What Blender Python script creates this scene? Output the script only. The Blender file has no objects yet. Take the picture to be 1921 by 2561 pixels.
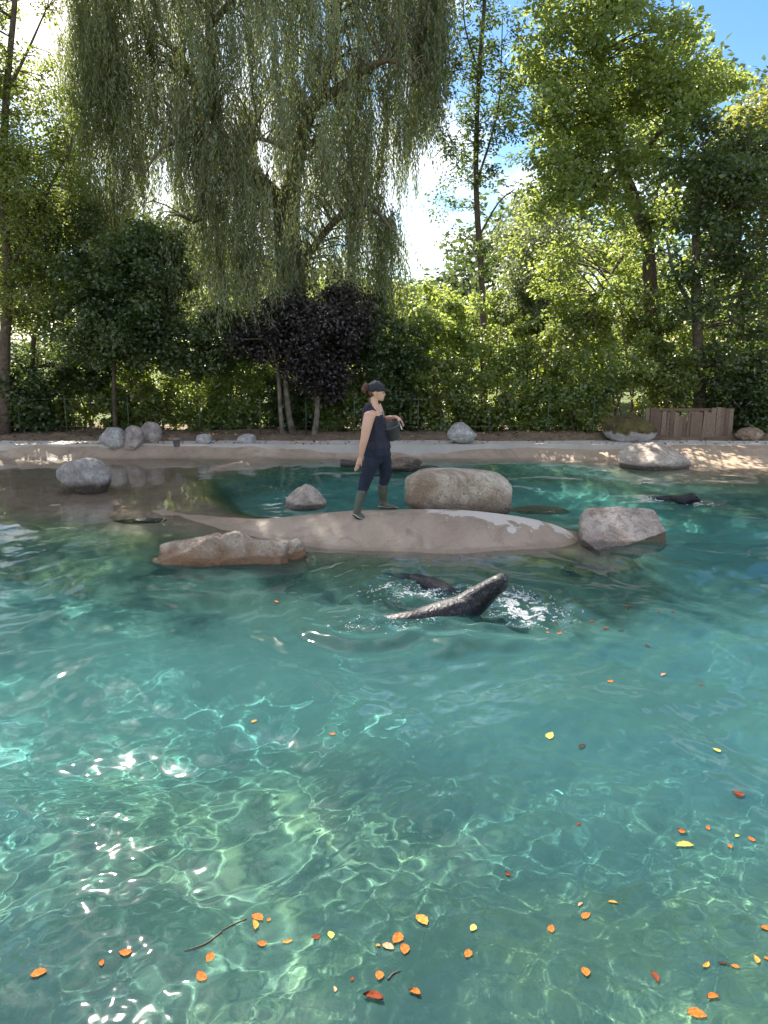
import bpy, bmesh, math, random
import numpy as np
from mathutils import Vector, noise

S = bpy.context.scene
COL = S.collection
rng = np.random.default_rng(11)
random.seed(11)
R = math.radians

# ------------------------------------------------------------------ camera, sky, sun, exposure
CAM_H, PITCH, FPX = 2.4, R(13.2), 1850.0
cam = bpy.data.cameras.new('camera'); cam_o = bpy.data.objects.new('camera', cam); COL.objects.link(cam_o)
S.camera = cam_o
cam.sensor_fit = 'VERTICAL'; cam.sensor_height = 36.0; cam.lens = 36.0 * FPX / 2561.0
cam.clip_start = 0.05; cam.clip_end = 900
cam_o.location = (0, 0, CAM_H); cam_o.rotation_euler = (R(90) - PITCH, 0, 0)

SUN_EL, SUN_AZ = R(44), R(-23)
CLOUD_OFF = 2.3
world = bpy.data.worlds.new('World'); S.world = world; world.use_nodes = True
wt = world.node_tree; bg = wt.nodes['Background']
sky = wt.nodes.new('ShaderNodeTexSky'); sky.sky_type = 'NISHITA'; sky.sun_disc = False
sky.sun_elevation = SUN_EL; sky.sun_rotation = SUN_AZ
sky.air_density = 1.0; sky.dust_density = 0.35; sky.ozone_density = 1.6
# broken white cloud over the whole sky
tcw_ = wt.nodes.new('ShaderNodeTexCoord'); mpw = wt.nodes.new('ShaderNodeMapping'); mpw.inputs['Scale'].default_value = (1, 1, 2.4); mpw.inputs['Location'].default_value = (CLOUD_OFF, 0.3, 0)
cnw = wt.nodes.new('ShaderNodeTexNoise'); cnw.inputs['Scale'].default_value = 1.7; cnw.inputs['Detail'].default_value = 7; cnw.inputs['Roughness'].default_value = 0.58; cnw.inputs['Distortion'].default_value = 0.3
wt.links.new(tcw_.outputs['Generated'], mpw.inputs[0]); wt.links.new(mpw.outputs[0], cnw.inputs['Vector'])
crw = wt.nodes.new('ShaderNodeValToRGB'); crw.color_ramp.elements[0].position = 0.47; crw.color_ramp.elements[1].position = 0.63; wt.links.new(cnw.outputs['Fac'], crw.inputs[0])
mxw = wt.nodes.new('ShaderNodeMix'); mxw.data_type = 'RGBA'; mxw.inputs[7].default_value = (8.5, 8.1, 7.6, 1)
wt.links.new(crw.outputs[0], mxw.inputs[0]); hsw = wt.nodes.new('ShaderNodeHueSaturation'); hsw.inputs['Saturation'].default_value = 1.3; hsw.inputs['Value'].default_value = 0.62; wt.links.new(sky.outputs[0], hsw.inputs['Color']); wt.links.new(hsw.outputs[0], mxw.inputs[6]); wt.links.new(mxw.outputs[2], bg.inputs[0]); bg.inputs[1].default_value = 0.08
sl = bpy.data.lights.new('sun', 'SUN'); sl.energy = 4.2; sl.angle = R(0.5); sl.color = (1.0, 0.93, 0.82)
sun_o = bpy.data.objects.new('sun', sl); COL.objects.link(sun_o)
sun_dir = Vector((math.sin(SUN_AZ) * math.cos(SUN_EL), math.cos(SUN_AZ) * math.cos(SUN_EL), math.sin(SUN_EL)))
sun_o.rotation_euler = sun_dir.to_track_quat('Z', 'Y').to_euler()
sl.cycles.is_caustics_light = True
S.view_settings.view_transform = 'Standard'; S.view_settings.look = 'None'
S.view_settings.exposure = 2.0; S.view_settings.gamma = 1.0; S.view_settings.use_curve_mapping = False
cy = S.cycles
cy.use_denoising = True
cy.max_bounces = 8; cy.diffuse_bounces = 4; cy.glossy_bounces = 3; cy.transmission_bounces = 6; cy.transparent_max_bounces = 6
cy.sample_clamp_indirect = 6.0
cy.caustics_reflective = False; cy.caustics_refractive = True
cy.blur_glossy = 0.3

# ------------------------------------------------------------------ helpers
def S_at(u, v, Y):
    "point at distance Y seen at source pixel (u, v)"
    x = (u - 960.5) / FPX; y = -(v - 1280.5) / FPX
    dy = math.cos(PITCH) + y * math.sin(PITCH); dz = -math.sin(PITCH) + y * math.cos(PITCH)
    t = Y / dy
    return Vector((x * t, Y, CAM_H + dz * t))

K = 1921 / 1659.0
def D_at(u, v, Y): return S_at(u * K, v * K, Y)

def S_ground(u, v, z=0.0):
    x = (u - 960.5) / FPX; y = -(v - 1280.5) / FPX
    dy = math.cos(PITCH) + y * math.sin(PITCH); dz = -math.sin(PITCH) + y * math.cos(PITCH)
    t = (z - CAM_H) / dz
    return Vector((x * t, dy * t, z))
def D_ground(u, v, z=0.0): return S_ground(u * K, v * K, z)

def tag(o, label=None, cat=None, group=None, kind=None):
    if label: o['label'] = label
    if cat: o['category'] = cat
    if group: o['group'] = group
    if kind: o['kind'] = kind
    return o

def empty(name, loc=(0, 0, 0), label=None, cat=None, group=None):
    o = bpy.data.objects.new(name, None); COL.objects.link(o); o.location = loc
    o.empty_display_size = 0.2
    return tag(o, label, cat, group)

def link(name, me, mats, parent=None, smooth=True, loc=None):
    if not isinstance(mats, (list, tuple)): mats = [mats]
    me.materials.clear()
    for m in mats: me.materials.append(m)
    me.polygons.foreach_set('use_smooth', [smooth] * len(me.polygons))
    o = bpy.data.objects.new(name, me); COL.objects.link(o)
    if parent is not None:
        o.parent = parent                     # vertices given in world space: shift them to the parent's frame
        if loc is None:
            me.transform(__import__('mathutils').Matrix.Translation(-parent.location))
        else: o.location = loc
    elif loc is not None: o.location = loc
    me.update()
    return o

def np_mesh(name, V, F):
    "V (n,3) float, F (m,k) int, k = 3 or 4"
    V = np.ascontiguousarray(V, np.float32); F = np.ascontiguousarray(F, np.int32)
    me = bpy.data.meshes.new(name)
    me.vertices.add(len(V)); me.vertices.foreach_set('co', V.ravel())
    m, k = F.shape
    me.loops.add(m * k); me.loops.foreach_set('vertex_index', F.ravel())
    me.polygons.add(m); me.polygons.foreach_set('loop_start', np.arange(0, m * k, k, dtype=np.int32))
    me.update(calc_edges=True)
    return me

def grid_faces(ny, nx):
    i = np.arange(nx * ny).reshape(ny, nx)
    return np.stack([i[:-1, :-1], i[:-1, 1:], i[1:, 1:], i[1:, :-1]], -1).reshape(-1, 4)

def recenter(o):
    "origin to the mesh's base"
    me = o.data; n = len(me.vertices); co = np.empty(n * 3, np.float32); me.vertices.foreach_get('co', co); co = co.reshape(-1, 3)
    c = np.array([(co[:, 0].min() + co[:, 0].max()) / 2, (co[:, 1].min() + co[:, 1].max()) / 2, co[:, 2].min()])
    co -= c; me.vertices.foreach_set('co', co.ravel()); me.update(); o.location = Vector(c.tolist()) + o.location
    return o

def smoothstep(a, b, x):
    t = np.clip((x - a) / (b - a), 0, 1); return t * t * (3 - 2 * t)

# cheap vectorised value noise for heights
def vnoise(x, y, seed=0, scale=1.0):
    x = np.asarray(x, float) * scale + seed * 17.3; y = np.asarray(y, float) * scale - seed * 9.1
    xi = np.floor(x).astype(int); yi = np.floor(y).astype(int); fx = x - xi; fy = y - yi
    fx = fx * fx * (3 - 2 * fx); fy = fy * fy * (3 - 2 * fy)
    def h(a, b):
        n = (a * 374761393 + b * 668265263 + seed * 1442695041) & 0x7fffffff
        n = ((n ^ (n >> 13)) * 1274126177) & 0x7fffffff
        return (n & 0xffff) / 32767.5 - 1
    return (h(xi, yi) * (1 - fx) + h(xi + 1, yi) * fx) * (1 - fy) + (h(xi, yi + 1) * (1 - fx) + h(xi + 1, yi + 1) * fx) * fy

# ------------------------------------------------------------------ materials
def new_mat(name):
    m = bpy.data.materials.new(name); m.use_nodes = True
    nt = m.node_tree; p = nt.nodes['Principled BSDF']; return m, nt, p

def ramp(nt, fac, stops, interp='LINEAR'):
    r = nt.nodes.new('ShaderNodeValToRGB'); r.color_ramp.interpolation = interp
    el = r.color_ramp.elements
    while len(el) < len(stops): el.new(0.5)
    for e, (p, c) in zip(el, stops):
        e.position = p; e.color = (c, c, c, 1) if isinstance(c, (int, float)) else (*c, 1)
    nt.links.new(fac, r.inputs[0]); return r.outputs[0]

def noise_n(nt, scale, detail=4, rough=0.55, coords='Object', dist=0.0):
    tc = nt.nodes.new('ShaderNodeTexCoord') if coords != 'Position' else nt.nodes.new('ShaderNodeNewGeometry')
    n = nt.nodes.new('ShaderNodeTexNoise'); n.inputs['Scale'].default_value = scale
    n.inputs['Detail'].default_value = detail; n.inputs['Roughness'].default_value = rough; n.inputs['Distortion'].default_value = dist
    nt.links.new(tc.outputs[coords], n.inputs['Vector']); return n.outputs['Fac']

def mix(nt, fac, a, b, blend='MIX'):
    m = nt.nodes.new('ShaderNodeMix'); m.data_type = 'RGBA'; m.blend_type = blend
    for sock, v in ((m.inputs[0], fac), (m.inputs[6], a), (m.inputs[7], b)):
        if isinstance(v, bpy.types.NodeSocket): nt.links.new(v, sock)
        elif isinstance(v, (int, float)): sock.default_value = v
        else: sock.default_value = (*v, 1)
    return m.outputs[2]

def math_n(nt, op, a, b=None, c=None, clamp=False):
    m = nt.nodes.new('ShaderNodeMath'); m.operation = op; m.use_clamp = clamp
    for i, v in enumerate((a, b, c)):
        if v is None: continue
        if isinstance(v, bpy.types.NodeSocket): nt.links.new(v, m.inputs[i])
        else: m.inputs[i].default_value = v
    return m.outputs[0]

def sepz(nt, coords='Object'):
    tc = nt.nodes.new('ShaderNodeTexCoord') if coords != 'Position' else nt.nodes.new('ShaderNodeNewGeometry')
    s = nt.nodes.new('ShaderNodeSeparateXYZ'); nt.links.new(tc.outputs[coords], s.inputs[0]); return s

def bump(nt, p, h, strength=0.4, dist=0.02):
    b = nt.nodes.new('ShaderNodeBump'); b.inputs['Strength'].default_value = strength; b.inputs['Distance'].default_value = dist
    nt.links.new(h, b.inputs['Height']); nt.links.new(b.outputs[0], p.inputs['Normal'])

def plain(name, col, rough=0.6, var=0.15, nscale=20, metal=0.0, bmp=0.0):
    m, nt, p = new_mat(name)
    n = noise_n(nt, nscale)
    a = tuple(c * (1 - var) for c in col); b = tuple(min(1, c * (1 + var)) for c in col)
    nt.links.new(ramp(nt, n, [(0.3, a), (0.7, b)]), p.inputs['Base Color'])
    p.inputs['Roughness'].default_value = rough; p.inputs['Metallic'].default_value = metal
    if bmp: bump(nt, p, n, bmp, 0.01)
    return m

def rock_mat(name, light, mid, dark, patch=0.5, bscale=9.0, lichen=None):
    m, nt, p = new_mat(name)
    n1 = noise_n(nt, 2.2, 6, 0.62, dist=0.6); n2 = noise_n(nt, 9.0, 6, 0.7); n3 = noise_n(nt, 60.0, 3, 0.6)
    c = ramp(nt, n1, [(0.38, dark), (patch - .01, mid), (patch + 0.13, light)])
    c = mix(nt, ramp(nt, n2, [(0.49, 0.0), (0.60, 0.7)]), c, tuple(x * 0.5 for x in mid))
    c = mix(nt, ramp(nt, noise_n(nt, 22.0, 5, 0.7), [(0.56, 0.0), (0.62, 0.6)]), c, tuple(x * 0.6 for x in dark))
    c = mix(nt, ramp(nt, n3, [(0.35, 0.0), (0.7, 0.35)]), c, light)
    if lichen:
        c = mix(nt, ramp(nt, n2, [(0.5, 0.0), (0.6, 0.7)]), c, lichen)
    gpz = sepz(nt, 'Position'); wz = math_n(nt, 'ADD', gpz.outputs[2], math_n(nt, 'MULTIPLY', n2, .07))
    wetf = ramp(nt, math_n(nt, 'MULTIPLY', wz, 4.0), [(0.36, 1.0), (0.46, 0.0)])
    c = mix(nt, wetf, c, mix(nt, n2, tuple(x * .35 for x in dark), tuple(x * .45 for x in mid)))
    nt.links.new(c, p.inputs['Base Color']); nt.links.new(ramp(nt, wetf, [(0, .85), (1, .3)]), p.inputs['Roughness'])
    v = nt.nodes.new('ShaderNodeTexVoronoi'); v.feature = 'DISTANCE_TO_EDGE'; v.inputs['Scale'].default_value = 3.0
    tc = nt.nodes.new('ShaderNodeTexCoord'); nt.links.new(tc.outputs['Object'], v.inputs['Vector'])
    crack = ramp(nt, v.outputs['Distance'], [(0.0, 0.0), (0.03, 1.0)])
    h = math_n(nt, 'ADD', math_n(nt, 'MULTIPLY', n2, 1.5), math_n(nt, 'MULTIPLY', n3, 0.35))
    h = math_n(nt, 'ADD', h, math_n(nt, 'MULTIPLY', crack, 0.12))
    bump(nt, p, h, 1.0, 0.06)
    return m

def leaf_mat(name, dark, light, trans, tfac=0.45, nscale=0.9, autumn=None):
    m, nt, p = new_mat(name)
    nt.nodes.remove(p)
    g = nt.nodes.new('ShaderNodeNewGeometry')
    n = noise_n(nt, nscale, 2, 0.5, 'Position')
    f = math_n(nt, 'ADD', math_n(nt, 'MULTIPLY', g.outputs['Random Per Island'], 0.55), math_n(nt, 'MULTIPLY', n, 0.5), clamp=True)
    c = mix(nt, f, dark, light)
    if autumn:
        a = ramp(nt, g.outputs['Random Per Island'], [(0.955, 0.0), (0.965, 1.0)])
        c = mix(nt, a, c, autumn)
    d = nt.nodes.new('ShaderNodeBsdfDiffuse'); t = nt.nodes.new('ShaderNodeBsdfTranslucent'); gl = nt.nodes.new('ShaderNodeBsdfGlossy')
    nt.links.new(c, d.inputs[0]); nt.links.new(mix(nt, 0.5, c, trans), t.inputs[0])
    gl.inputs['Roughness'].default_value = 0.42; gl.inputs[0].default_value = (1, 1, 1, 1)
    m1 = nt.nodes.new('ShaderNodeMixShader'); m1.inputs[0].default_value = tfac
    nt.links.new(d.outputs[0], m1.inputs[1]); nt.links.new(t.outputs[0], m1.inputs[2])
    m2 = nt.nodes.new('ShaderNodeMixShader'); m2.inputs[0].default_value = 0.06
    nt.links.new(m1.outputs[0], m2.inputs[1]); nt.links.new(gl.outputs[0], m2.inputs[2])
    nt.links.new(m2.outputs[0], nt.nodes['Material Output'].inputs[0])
    return m

# ------------------------------------------------------------------ terrain height
RX = [-13, -9, -5.7, -4, -2.5, -1.7, -0.5, 1.0, 2.2, 2.9, 3.3, 14]
RY = [11.3, 11.1, 10.75, 10.55, 9.95, 9.35, 8.98, 8.98, 8.95, 8.93, 8.9, 8.9]
RZ = [-.03, -.02, -.012, -.012, -.004, .075, .305, .325, .16, -.25, -1.3, -1.6]
RXs = np.linspace(-13, 14, 200)
def _sm(v):
    a = np.interp(RXs, RX, v); k = np.hanning(13); k /= k.sum(); return np.convolve(np.pad(a, 6, mode='edge'), k, 'valid')
RYs, RZs = _sm(RY), _sm(RZ)

def terrain_z(x, y):
    x = np.asarray(x, float); y = np.asarray(y, float)
    # deep floor
    base = -1.38 + 0.12 * vnoise(x, y, 1, 0.5) + 0.42 * smoothstep(6.0, 2.5, y) + 0.02 * vnoise(x, y, 7, 2.2)
    base = base - 0.3 * np.exp(-((x - 4) / 3) ** 2 - ((y - 11.5) / 1.8) ** 2)
    # ridge
    yc = np.interp(x, RXs, RYs); zc = np.interp(x, RXs, RZs)
    d = y - yc
    wob = 0.10 * vnoise(x, y, 3, 1.3)
    cf = 0.48 - 0.24 * smoothstep(-1.2, -2.6, x)
    zc = zc + (0.022 * vnoise(x, y, 14, 1.7) + .012 * vnoise(x, y, 15, 5)) * smoothstep(-1.5, -2.5, x)
    front = zc - cf * np.abs(np.minimum(d + 0.0, 0) * (1 + wob)) ** 1.9
    back = zc - (0.55 - .4 * smoothstep(-2.0, -3.0, x)) * np.maximum(d, 0) ** 1.7
    rid = np.where(d < 0, front, back)
    # shelf at the back left
    m = smoothstep(-2.3, -3.4, x + 0.25 * (y - 12.5) + 0.25 * vnoise(x, y, 4, 0.8)) * smoothstep(10.3, 11.0, y)
    shelf = -0.045 + 0.035 * vnoise(x, y, 5, 0.7) + 0.02 * smoothstep(13, 15, y)
    # pale tongue out of the back rim towards the middle left
    tx, ty = x + 2.9, y - 14.2
    ton = 0.05 - 0.5 * np.abs(tx - 0.55 * ty) ** 1.5 - 0.25 * np.maximum(0, -ty - 0.35) ** 1.2
    z = np.maximum(base, rid)
    z = z * (1 - m) + np.maximum(z, shelf) * m
    z = np.maximum(z, np.where(y > 12.5, ton, -2))
    # back shore
    ys = 15.0 + 0.10 * vnoise(x, 0 * x, 6, 0.9) - 1.15 * smoothstep(3.2, 6.6, x) * smoothstep(12.5, 7.0, x)
    slope = np.interp(x, [-20, 2, 5, 20], [0.85, 0.75, 0.20, 0.20])
    sh = (y - ys) * slope
    sh = np.where(sh < 0, np.where(sh < -0.12, -0.12 + (sh + 0.12) * 2.2, sh), sh)
    z = np.maximum(z, np.minimum(sh, 0.25))
    # outer side banks
    side = (np.abs(x) - 11.6) * 0.9
    z = np.maximum(z, np.minimum(side, 0.25))
    frontwall = (0.4 - y) * 4
    z = np.maximum(z, np.minimum(frontwall, 0.25))
    return z

# ------------------------------------------------------------------ concrete / basin material
m_basin, nt, p = new_mat('pool concrete')
z = sepz(nt, 'Position')
nb = noise_n(nt, 1.1, 5, 0.6, 'Position'); nf = noise_n(nt, 7.0, 5, 0.65, 'Position'); ng = noise_n(nt, 90, 3, 0.7, 'Position')
tan_c = ramp(nt, nb, [(0.35, (0.27, 0.18, 0.12)), (0.52, (0.37, 0.27, 0.19)), (0.68, (0.47, 0.36, 0.265))])
tan_c = mix(nt, ramp(nt, ng, [(0.3, 0.0), (0.7, 0.5)]), tan_c, (0.40, 0.34, 0.28))
tan_c = mix(nt, ramp(nt, noise_n(nt, 2.6, 6, .7, 'Position', 1.2), [(0.50, 0.0), (0.66, 0.55)]), tan_c, (0.17, 0.115, 0.075))
tan_c = mix(nt, ramp(nt, ng, [(0.32, 0.35), (0.5, 0.0)]), tan_c, (0.10, 0.075, 0.055))
green_c = ramp(nt, nf, [(0.3, (0.10, 0.13, 0.05)), (0.7, (0.23, 0.24, 0.11))])
nw = noise_n(nt, 0.55, 4, 0.6, 'Position', 1.0)
nwn = nw.node; gpo = nt.nodes.new('ShaderNodeNewGeometry'); vof = nt.nodes.new('ShaderNodeVectorMath'); vof.operation = 'ADD'; vof.inputs[1].default_value = (-1.7, 0.9, 0); nt.links.new(gpo.outputs['Position'], vof.inputs[0]); nt.links.new(vof.outputs[0], nwn.inputs['Vector'])  # floor mottling, shifted so its pale patch paints in brighter caustics
paint_c = ramp(nt, nw, [(0.38, (0.040, 0.058, 0.046)), (0.49, (0.11, 0.14, 0.085)), (0.60, (0.38, 0.38, 0.18))])
algae = ramp(nt, nf, [(0.45, 0.0), (0.62, 0.75)])
paint_c = mix(nt, algae, paint_c, (0.055, 0.085, 0.045))
zz = math_n(nt, 'ADD', z.outputs[2], math_n(nt, 'MULTIPLY', nf, 0.18))
mr = nt.nodes.new('ShaderNodeMapRange'); nt.links.new(zz, mr.inputs[0])
mr.inputs[1].default_value = -0.62; mr.inputs[2].default_value = 0.12; mr.inputs[3].default_value = 0; mr.inputs[4].default_value = 1
f1 = ramp(nt, mr.outputs[0], [(0.0, 0.0), (0.45, 1.0)]); f2 = ramp(nt, mr.outputs[0], [(0.55, 0.0), (0.95, 1.0)])
deep = ramp(nt, math_n(nt, 'ADD', z.outputs[2], 2.0), [(0.60, 1.0), (0.90, 0.0)])
paint_c = mix(nt, math_n(nt, 'MULTIPLY', deep, 0.7), paint_c, mix(nt, nw, (0.10, 0.27, 0.27), (0.40, 0.64, 0.60)))
c = mix(nt, f1, paint_c, green_c); c = mix(nt, f2, c, tan_c)
# dry pale patch on the right half of the island and the dry upper rim
gp = nt.nodes.new('ShaderNodeNewGeometry')
vm = nt.nodes.new('ShaderNodeVectorMath'); vm.operation = 'SUBTRACT'; nt.links.new(gp.outputs['Position'], vm.inputs[0]); vm.inputs[1].default_value = (1.55, 8.98, 0.2)
vs = nt.nodes.new('ShaderNodeVectorMath'); vs.operation = 'MULTIPLY'; nt.links.new(vm.outputs[0], vs.inputs[0]); vs.inputs[1].default_value = (1.15, 3.4, 0)
vl = nt.nodes.new('ShaderNodeVectorMath'); vl.operation = 'LENGTH'; nt.links.new(vs.outputs[0], vl.inputs[0])
n5 = noise_n(nt, 4.2, 5, 0.6, 'Position')
dry = math_n(nt, 'SUBTRACT', math_n(nt, 'ADD', 1.0, math_n(nt, 'MULTIPLY', math_n(nt, 'SUBTRACT', n5, 0.5), 4.2)), vl.outputs['Value'])
dryf = ramp(nt, math_n(nt, 'ADD', dry, 0.5), [(0.5, 0.0), (0.53, 1.0)])
rimf = ramp(nt, math_n(nt, 'ADD', zz, 0.2), [(0.495, 0.0), (0.51, 1.0)])
dryall = math_n(nt, 'MAXIMUM', dryf, 0.0)
c = mix(nt, dryall, c, mix(nt, ramp(nt, ng, [(0.3, 0.0), (0.7, 1.0)]), (0.48, 0.42, 0.36), (0.60, 0.55, 0.49)))
wl = ramp(nt, math_n(nt, 'MULTIPLY', math_n(nt, 'ADD', z.outputs[2], math_n(nt, 'MULTIPLY', nf, .05)), 4.0), [(0.0, 0.0), (0.10, .55), (0.22, .55), (0.27, 0.0)])
c = mix(nt, wl, c, (0.24, 0.18, 0.125))
# warm beach colour on the right
bx = ramp(nt, math_n(nt, 'MULTIPLY', math_n(nt, 'SUBTRACT', z.outputs[0], 3.0), 0.25), [(0.0, 0.0), (0.8, 1.0)])
by = ramp(nt, math_n(nt, 'SUBTRACT', z.outputs[1], 12.0), [(0.0, 0.0), (0.8, 1.0)])
c = mix(nt, math_n(nt, 'MULTIPLY', math_n(nt, 'MULTIPLY', bx, by), 0.7), c, ramp(nt, nf, [(0.35, (0.36, 0.25, 0.16)), (0.65, (0.50, 0.38, 0.26))]))
nt.links.new(c, p.inputs['Base Color'])
nt.links.new(ramp(nt, dryall, [(0.0, 0.55), (1.0, 0.9)]), p.inputs['Roughness'])
bump(nt, p, math_n(nt, 'ADD', ng, math_n(nt, 'MULTIPLY', nf, 2.0)), 0.45, 0.012)

m_path, nt, p = new_mat('pale concrete path')
nb = noise_n(nt, 1.3, 5, 0.6, 'Position'); ng = noise_n(nt, 70, 3, 0.7, 'Position')
c = ramp(nt, nb, [(0.3, (0.40, 0.35, 0.30)), (0.6, (0.54, 0.49, 0.44))]); c = mix(nt, ramp(nt, ng, [(0.3, 0.0), (0.7, 0.4)]), c, (0.55, 0.54, 0.53))
nt.links.new(c, p.inputs['Base Color']); p.inputs['Roughness'].default_value = 0.9; bump(nt, p, ng, 0.4, 0.01)
m_soil, nt, p = new_mat('brown soil with litter')
nb = noise_n(nt, 5, 6, 0.7, 'Position'); ng = noise_n(nt, 45, 4, 0.7, 'Position')
c = ramp(nt, nb, [(0.3, (0.10, 0.065, 0.04)), (0.55, (0.19, 0.13, 0.085)), (0.7, (0.27, 0.20, 0.14))]); c = mix(nt, ramp(nt, ng, [(0.5, 0.0), (0.7, 0.6)]), c, (0.34, 0.27, 0.19))
nt.links.new(c, p.inputs['Base Color']); p.inputs['Roughness'].default_value = 0.95; bump(nt, p, math_n(nt, 'ADD', nb, ng), 0.8, 0.03)
m_lawn, nt, p = new_mat('lawn')
nb = noise_n(nt, 0.6, 5, 0.6, 'Position'); ng = noise_n(nt, 25, 4, 0.7, 'Position')
c = ramp(nt, nb, [(0.3, (0.04, 0.07, 0.012)), (0.7, (0.08, 0.11, 0.022))]); c = mix(nt, ramp(nt, ng, [(0.4, 0.0), (0.7, 0.5)]), c, (0.11, 0.13, 0.03))
nt.links.new(c, p.inputs['Base Color']); p.inputs['Roughness'].default_value = 0.95; bump(nt, p, ng, 0.8, 0.03)

# ------------------------------------------------------------------ setting: basin, path, soil, lawn
nx, ny = 410, 290
gx = np.sign(np.linspace(-1, 1, nx)) * np.abs(np.linspace(-1, 1, nx)) ** 1.25 * 18
gy = np.linspace(-2.5, 15.3, ny)
X, Y = np.meshgrid(gx, gy); Z = terrain_z(X, Y)
me = np_mesh('pool_basin', np.stack([X, Y, Z], -1).reshape(-1, 3), grid_faces(ny, nx))
basin = tag(link('pool_basin', me, m_basin), kind='structure'); basin.cycles.is_caustics_receiver = True

def strip(name, fy0, fy1, z_top, mat, x0=-18, x1=18, n=300, lip=0.35, rough=0.006):
    xs = np.linspace(x0, x1, n); rows = 7
    a = fy0(xs); b = fy1(xs)
    V = [np.stack([xs, a, np.full(n, z_top - lip)], -1)]
    for k in range(rows):
        t = k / (rows - 1); yy = a * (1 - t) + b * t
        V.append(np.stack([xs, yy, z_top + rough * vnoise(xs, yy, 3, 6)], -1))
    V.append(np.stack([xs, b, np.full(n, z_top - lip)], -1))
    me = np_mesh(name, np.concatenate(V), grid_faces(rows + 2, n))
    return tag(link(name, me, mat, smooth=False), kind='structure')
path_f = lambda x: 15.22 + 0.14 * vnoise(x, 0 * x, 8, .8) + 0.05 * vnoise(x, 0 * x, 18, 2.7) + 0.02 * vnoise(x, 0 * x, 9, 6)
path_b = lambda x: 15.84 + 0.07 * vnoise(x, 0 * x, 10, 1.2)
strip('concrete_path', path_f, path_b, 0.262, m_path)
# soil bank behind the path
nx, ny = 260, 40
gx = np.linspace(-18, 18, nx); gy = np.linspace(15.6, 18.6, ny); X, Y = np.meshgrid(gx, gy)
Z = 0.20 + 0.13 * smoothstep(15.75, 16.4, Y) + 0.035 * vnoise(X, Y, 12, 3.0) + 0.02 * vnoise(X, Y, 13, 9)
me = np_mesh('soil', np.stack([X, Y, Z], -1).reshape(-1, 3), grid_faces(ny, nx)); tag(link('soil', me, m_soil), kind='structure')
V = [(-400, 18.3, .26), (400, 18.3, .26), (400, 500, .26), (-400, 500, .26), (-400, -60, .24), (-17.9, -60, .24), (-17.9, 18.3, .24), (-400, 18.3, .24),
     (17.9, -60, .24), (400, -60, .24), (400, 18.3, .24), (17.9, 18.3, .24), (-17.9, -60, .236), (17.9, -60, .236), (17.9, -2.4, .236), (-17.9, -2.4, .236)]
me = bpy.data.meshes.new('lawn'); me.from_pydata(V, [], [(0, 1, 2, 3), (4, 5, 6, 7), (8, 9, 10, 11), (12, 13, 14, 15)])
tag(link('lawn', me, m_lawn, smooth=False), kind='structure')

# ------------------------------------------------------------------ water
wr = np.random.default_rng(5)
WAVES = []
for i in range(64):
    L = math.exp(wr.uniform(math.log(.14), math.log(2.6))); a = wr.normal(1.35, .75); k = 2 * math.pi / L
    WAVES.append((k * math.cos(a), k * math.sin(a), (0.025 if L < .5 else 0.036) / k * wr.uniform(.4, 1), wr.uniform(0, 6.28)))
FINE = []
for i in range(26):
    L = math.exp(wr.uniform(math.log(.06), math.log(.15))); a = wr.normal(1.9, .7); k = 2 * math.pi / L
    FINE.append((k * math.cos(a), k * math.sin(a), 0.032 / k * wr.uniform(.5, 1), wr.uniform(0, 6.28)))
SPL = [(0.75, 6.55), (0.0, 6.4), (4.6, 11.1)]
def wave_z(x, y):
    x = np.asarray(x, float); y = np.asarray(y, float)
    # bend the coordinates a little so that crests are not straight lines
    xb = x + 0.35 * vnoise(x, y, 21, 0.55); yb = y + 0.35 * vnoise(x, y, 22, 0.6)
    z = np.zeros_like(xb)
    for kx, ky, A, ph in WAVES: z = z + A * np.sin(kx * xb + ky * yb + ph)
    amp = 1.0 - 0.55 * smoothstep(8.2, 10.0, y)
    amp = amp * (1 + 0.35 * vnoise(x, y, 23, 0.5)) * (1 - .45 * smoothstep(-1, -3, x) * smoothstep(7.5, 9, y))
    z = z * amp
    zf = np.zeros_like(z)
    for kx, ky, A, ph in FINE: zf = zf + A * np.sin(kx * xb + ky * yb + ph)
    z = z + zf * smoothstep(6.5, 3.5, y) * np.clip(.55 + .8 * vnoise(x, y, 27, 1.3), 0, 1.3)
    for sx, sy in SPL[:2]:
        r = np.hypot(x - sx, (y - sy) * 1.0)
        z = z + 0.016 * np.exp(-((r - .75) / .55) ** 2) * np.sin(r * 19 + 2.0 * vnoise(x, y, 24, 2.0)) + 0.010 * np.exp(-(r / .8) ** 2) * vnoise(x, y, 25, 9)
    return z
ny, nx = 590, 590
gy = np.geomspace(1.6, 17.4, ny) - 1.6 + 0.0
s = np.linspace(-1, 1, nx)
Y = np.repeat(gy[:, None], nx, 1); X = s[None, :] * (2.5 + gy[:, None] * 0.72)
Z = wave_z(X, Y)
TZ = terrain_z(X, Y)
Z = Z * smoothstep(0.0, 0.25, -TZ) * 0.85 + Z * 0.15
depth = np.clip(-TZ, 0, 3)
me = np_mesh('water', np.stack([X, Y, Z], -1).reshape(-1, 3), grid_faces(ny, nx))
at = me.attributes.new('depth', 'FLOAT', 'POINT'); at.data.foreach_set('value', depth.astype(np.float32).ravel())
m_water, nt, p = new_mat('pool water')
att = nt.nodes.new('ShaderNodeAttribute'); att.attribute_name = 'depth'
cc = nt.nodes.new('ShaderNodeCombineColor')
for i, base_t in enumerate((0.44, 0.81, 0.80)):
    nt.links.new(math_n(nt, 'POWER', base_t, att.outputs['Fac']), cc.inputs[i])
nt.links.new(cc.outputs[0], p.inputs['Base Color'])
p.inputs['Transmission Weight'].default_value = 1.0; p.inputs['Roughness'].default_value = 0.045; p.inputs['IOR'].default_value = 1.33
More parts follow.
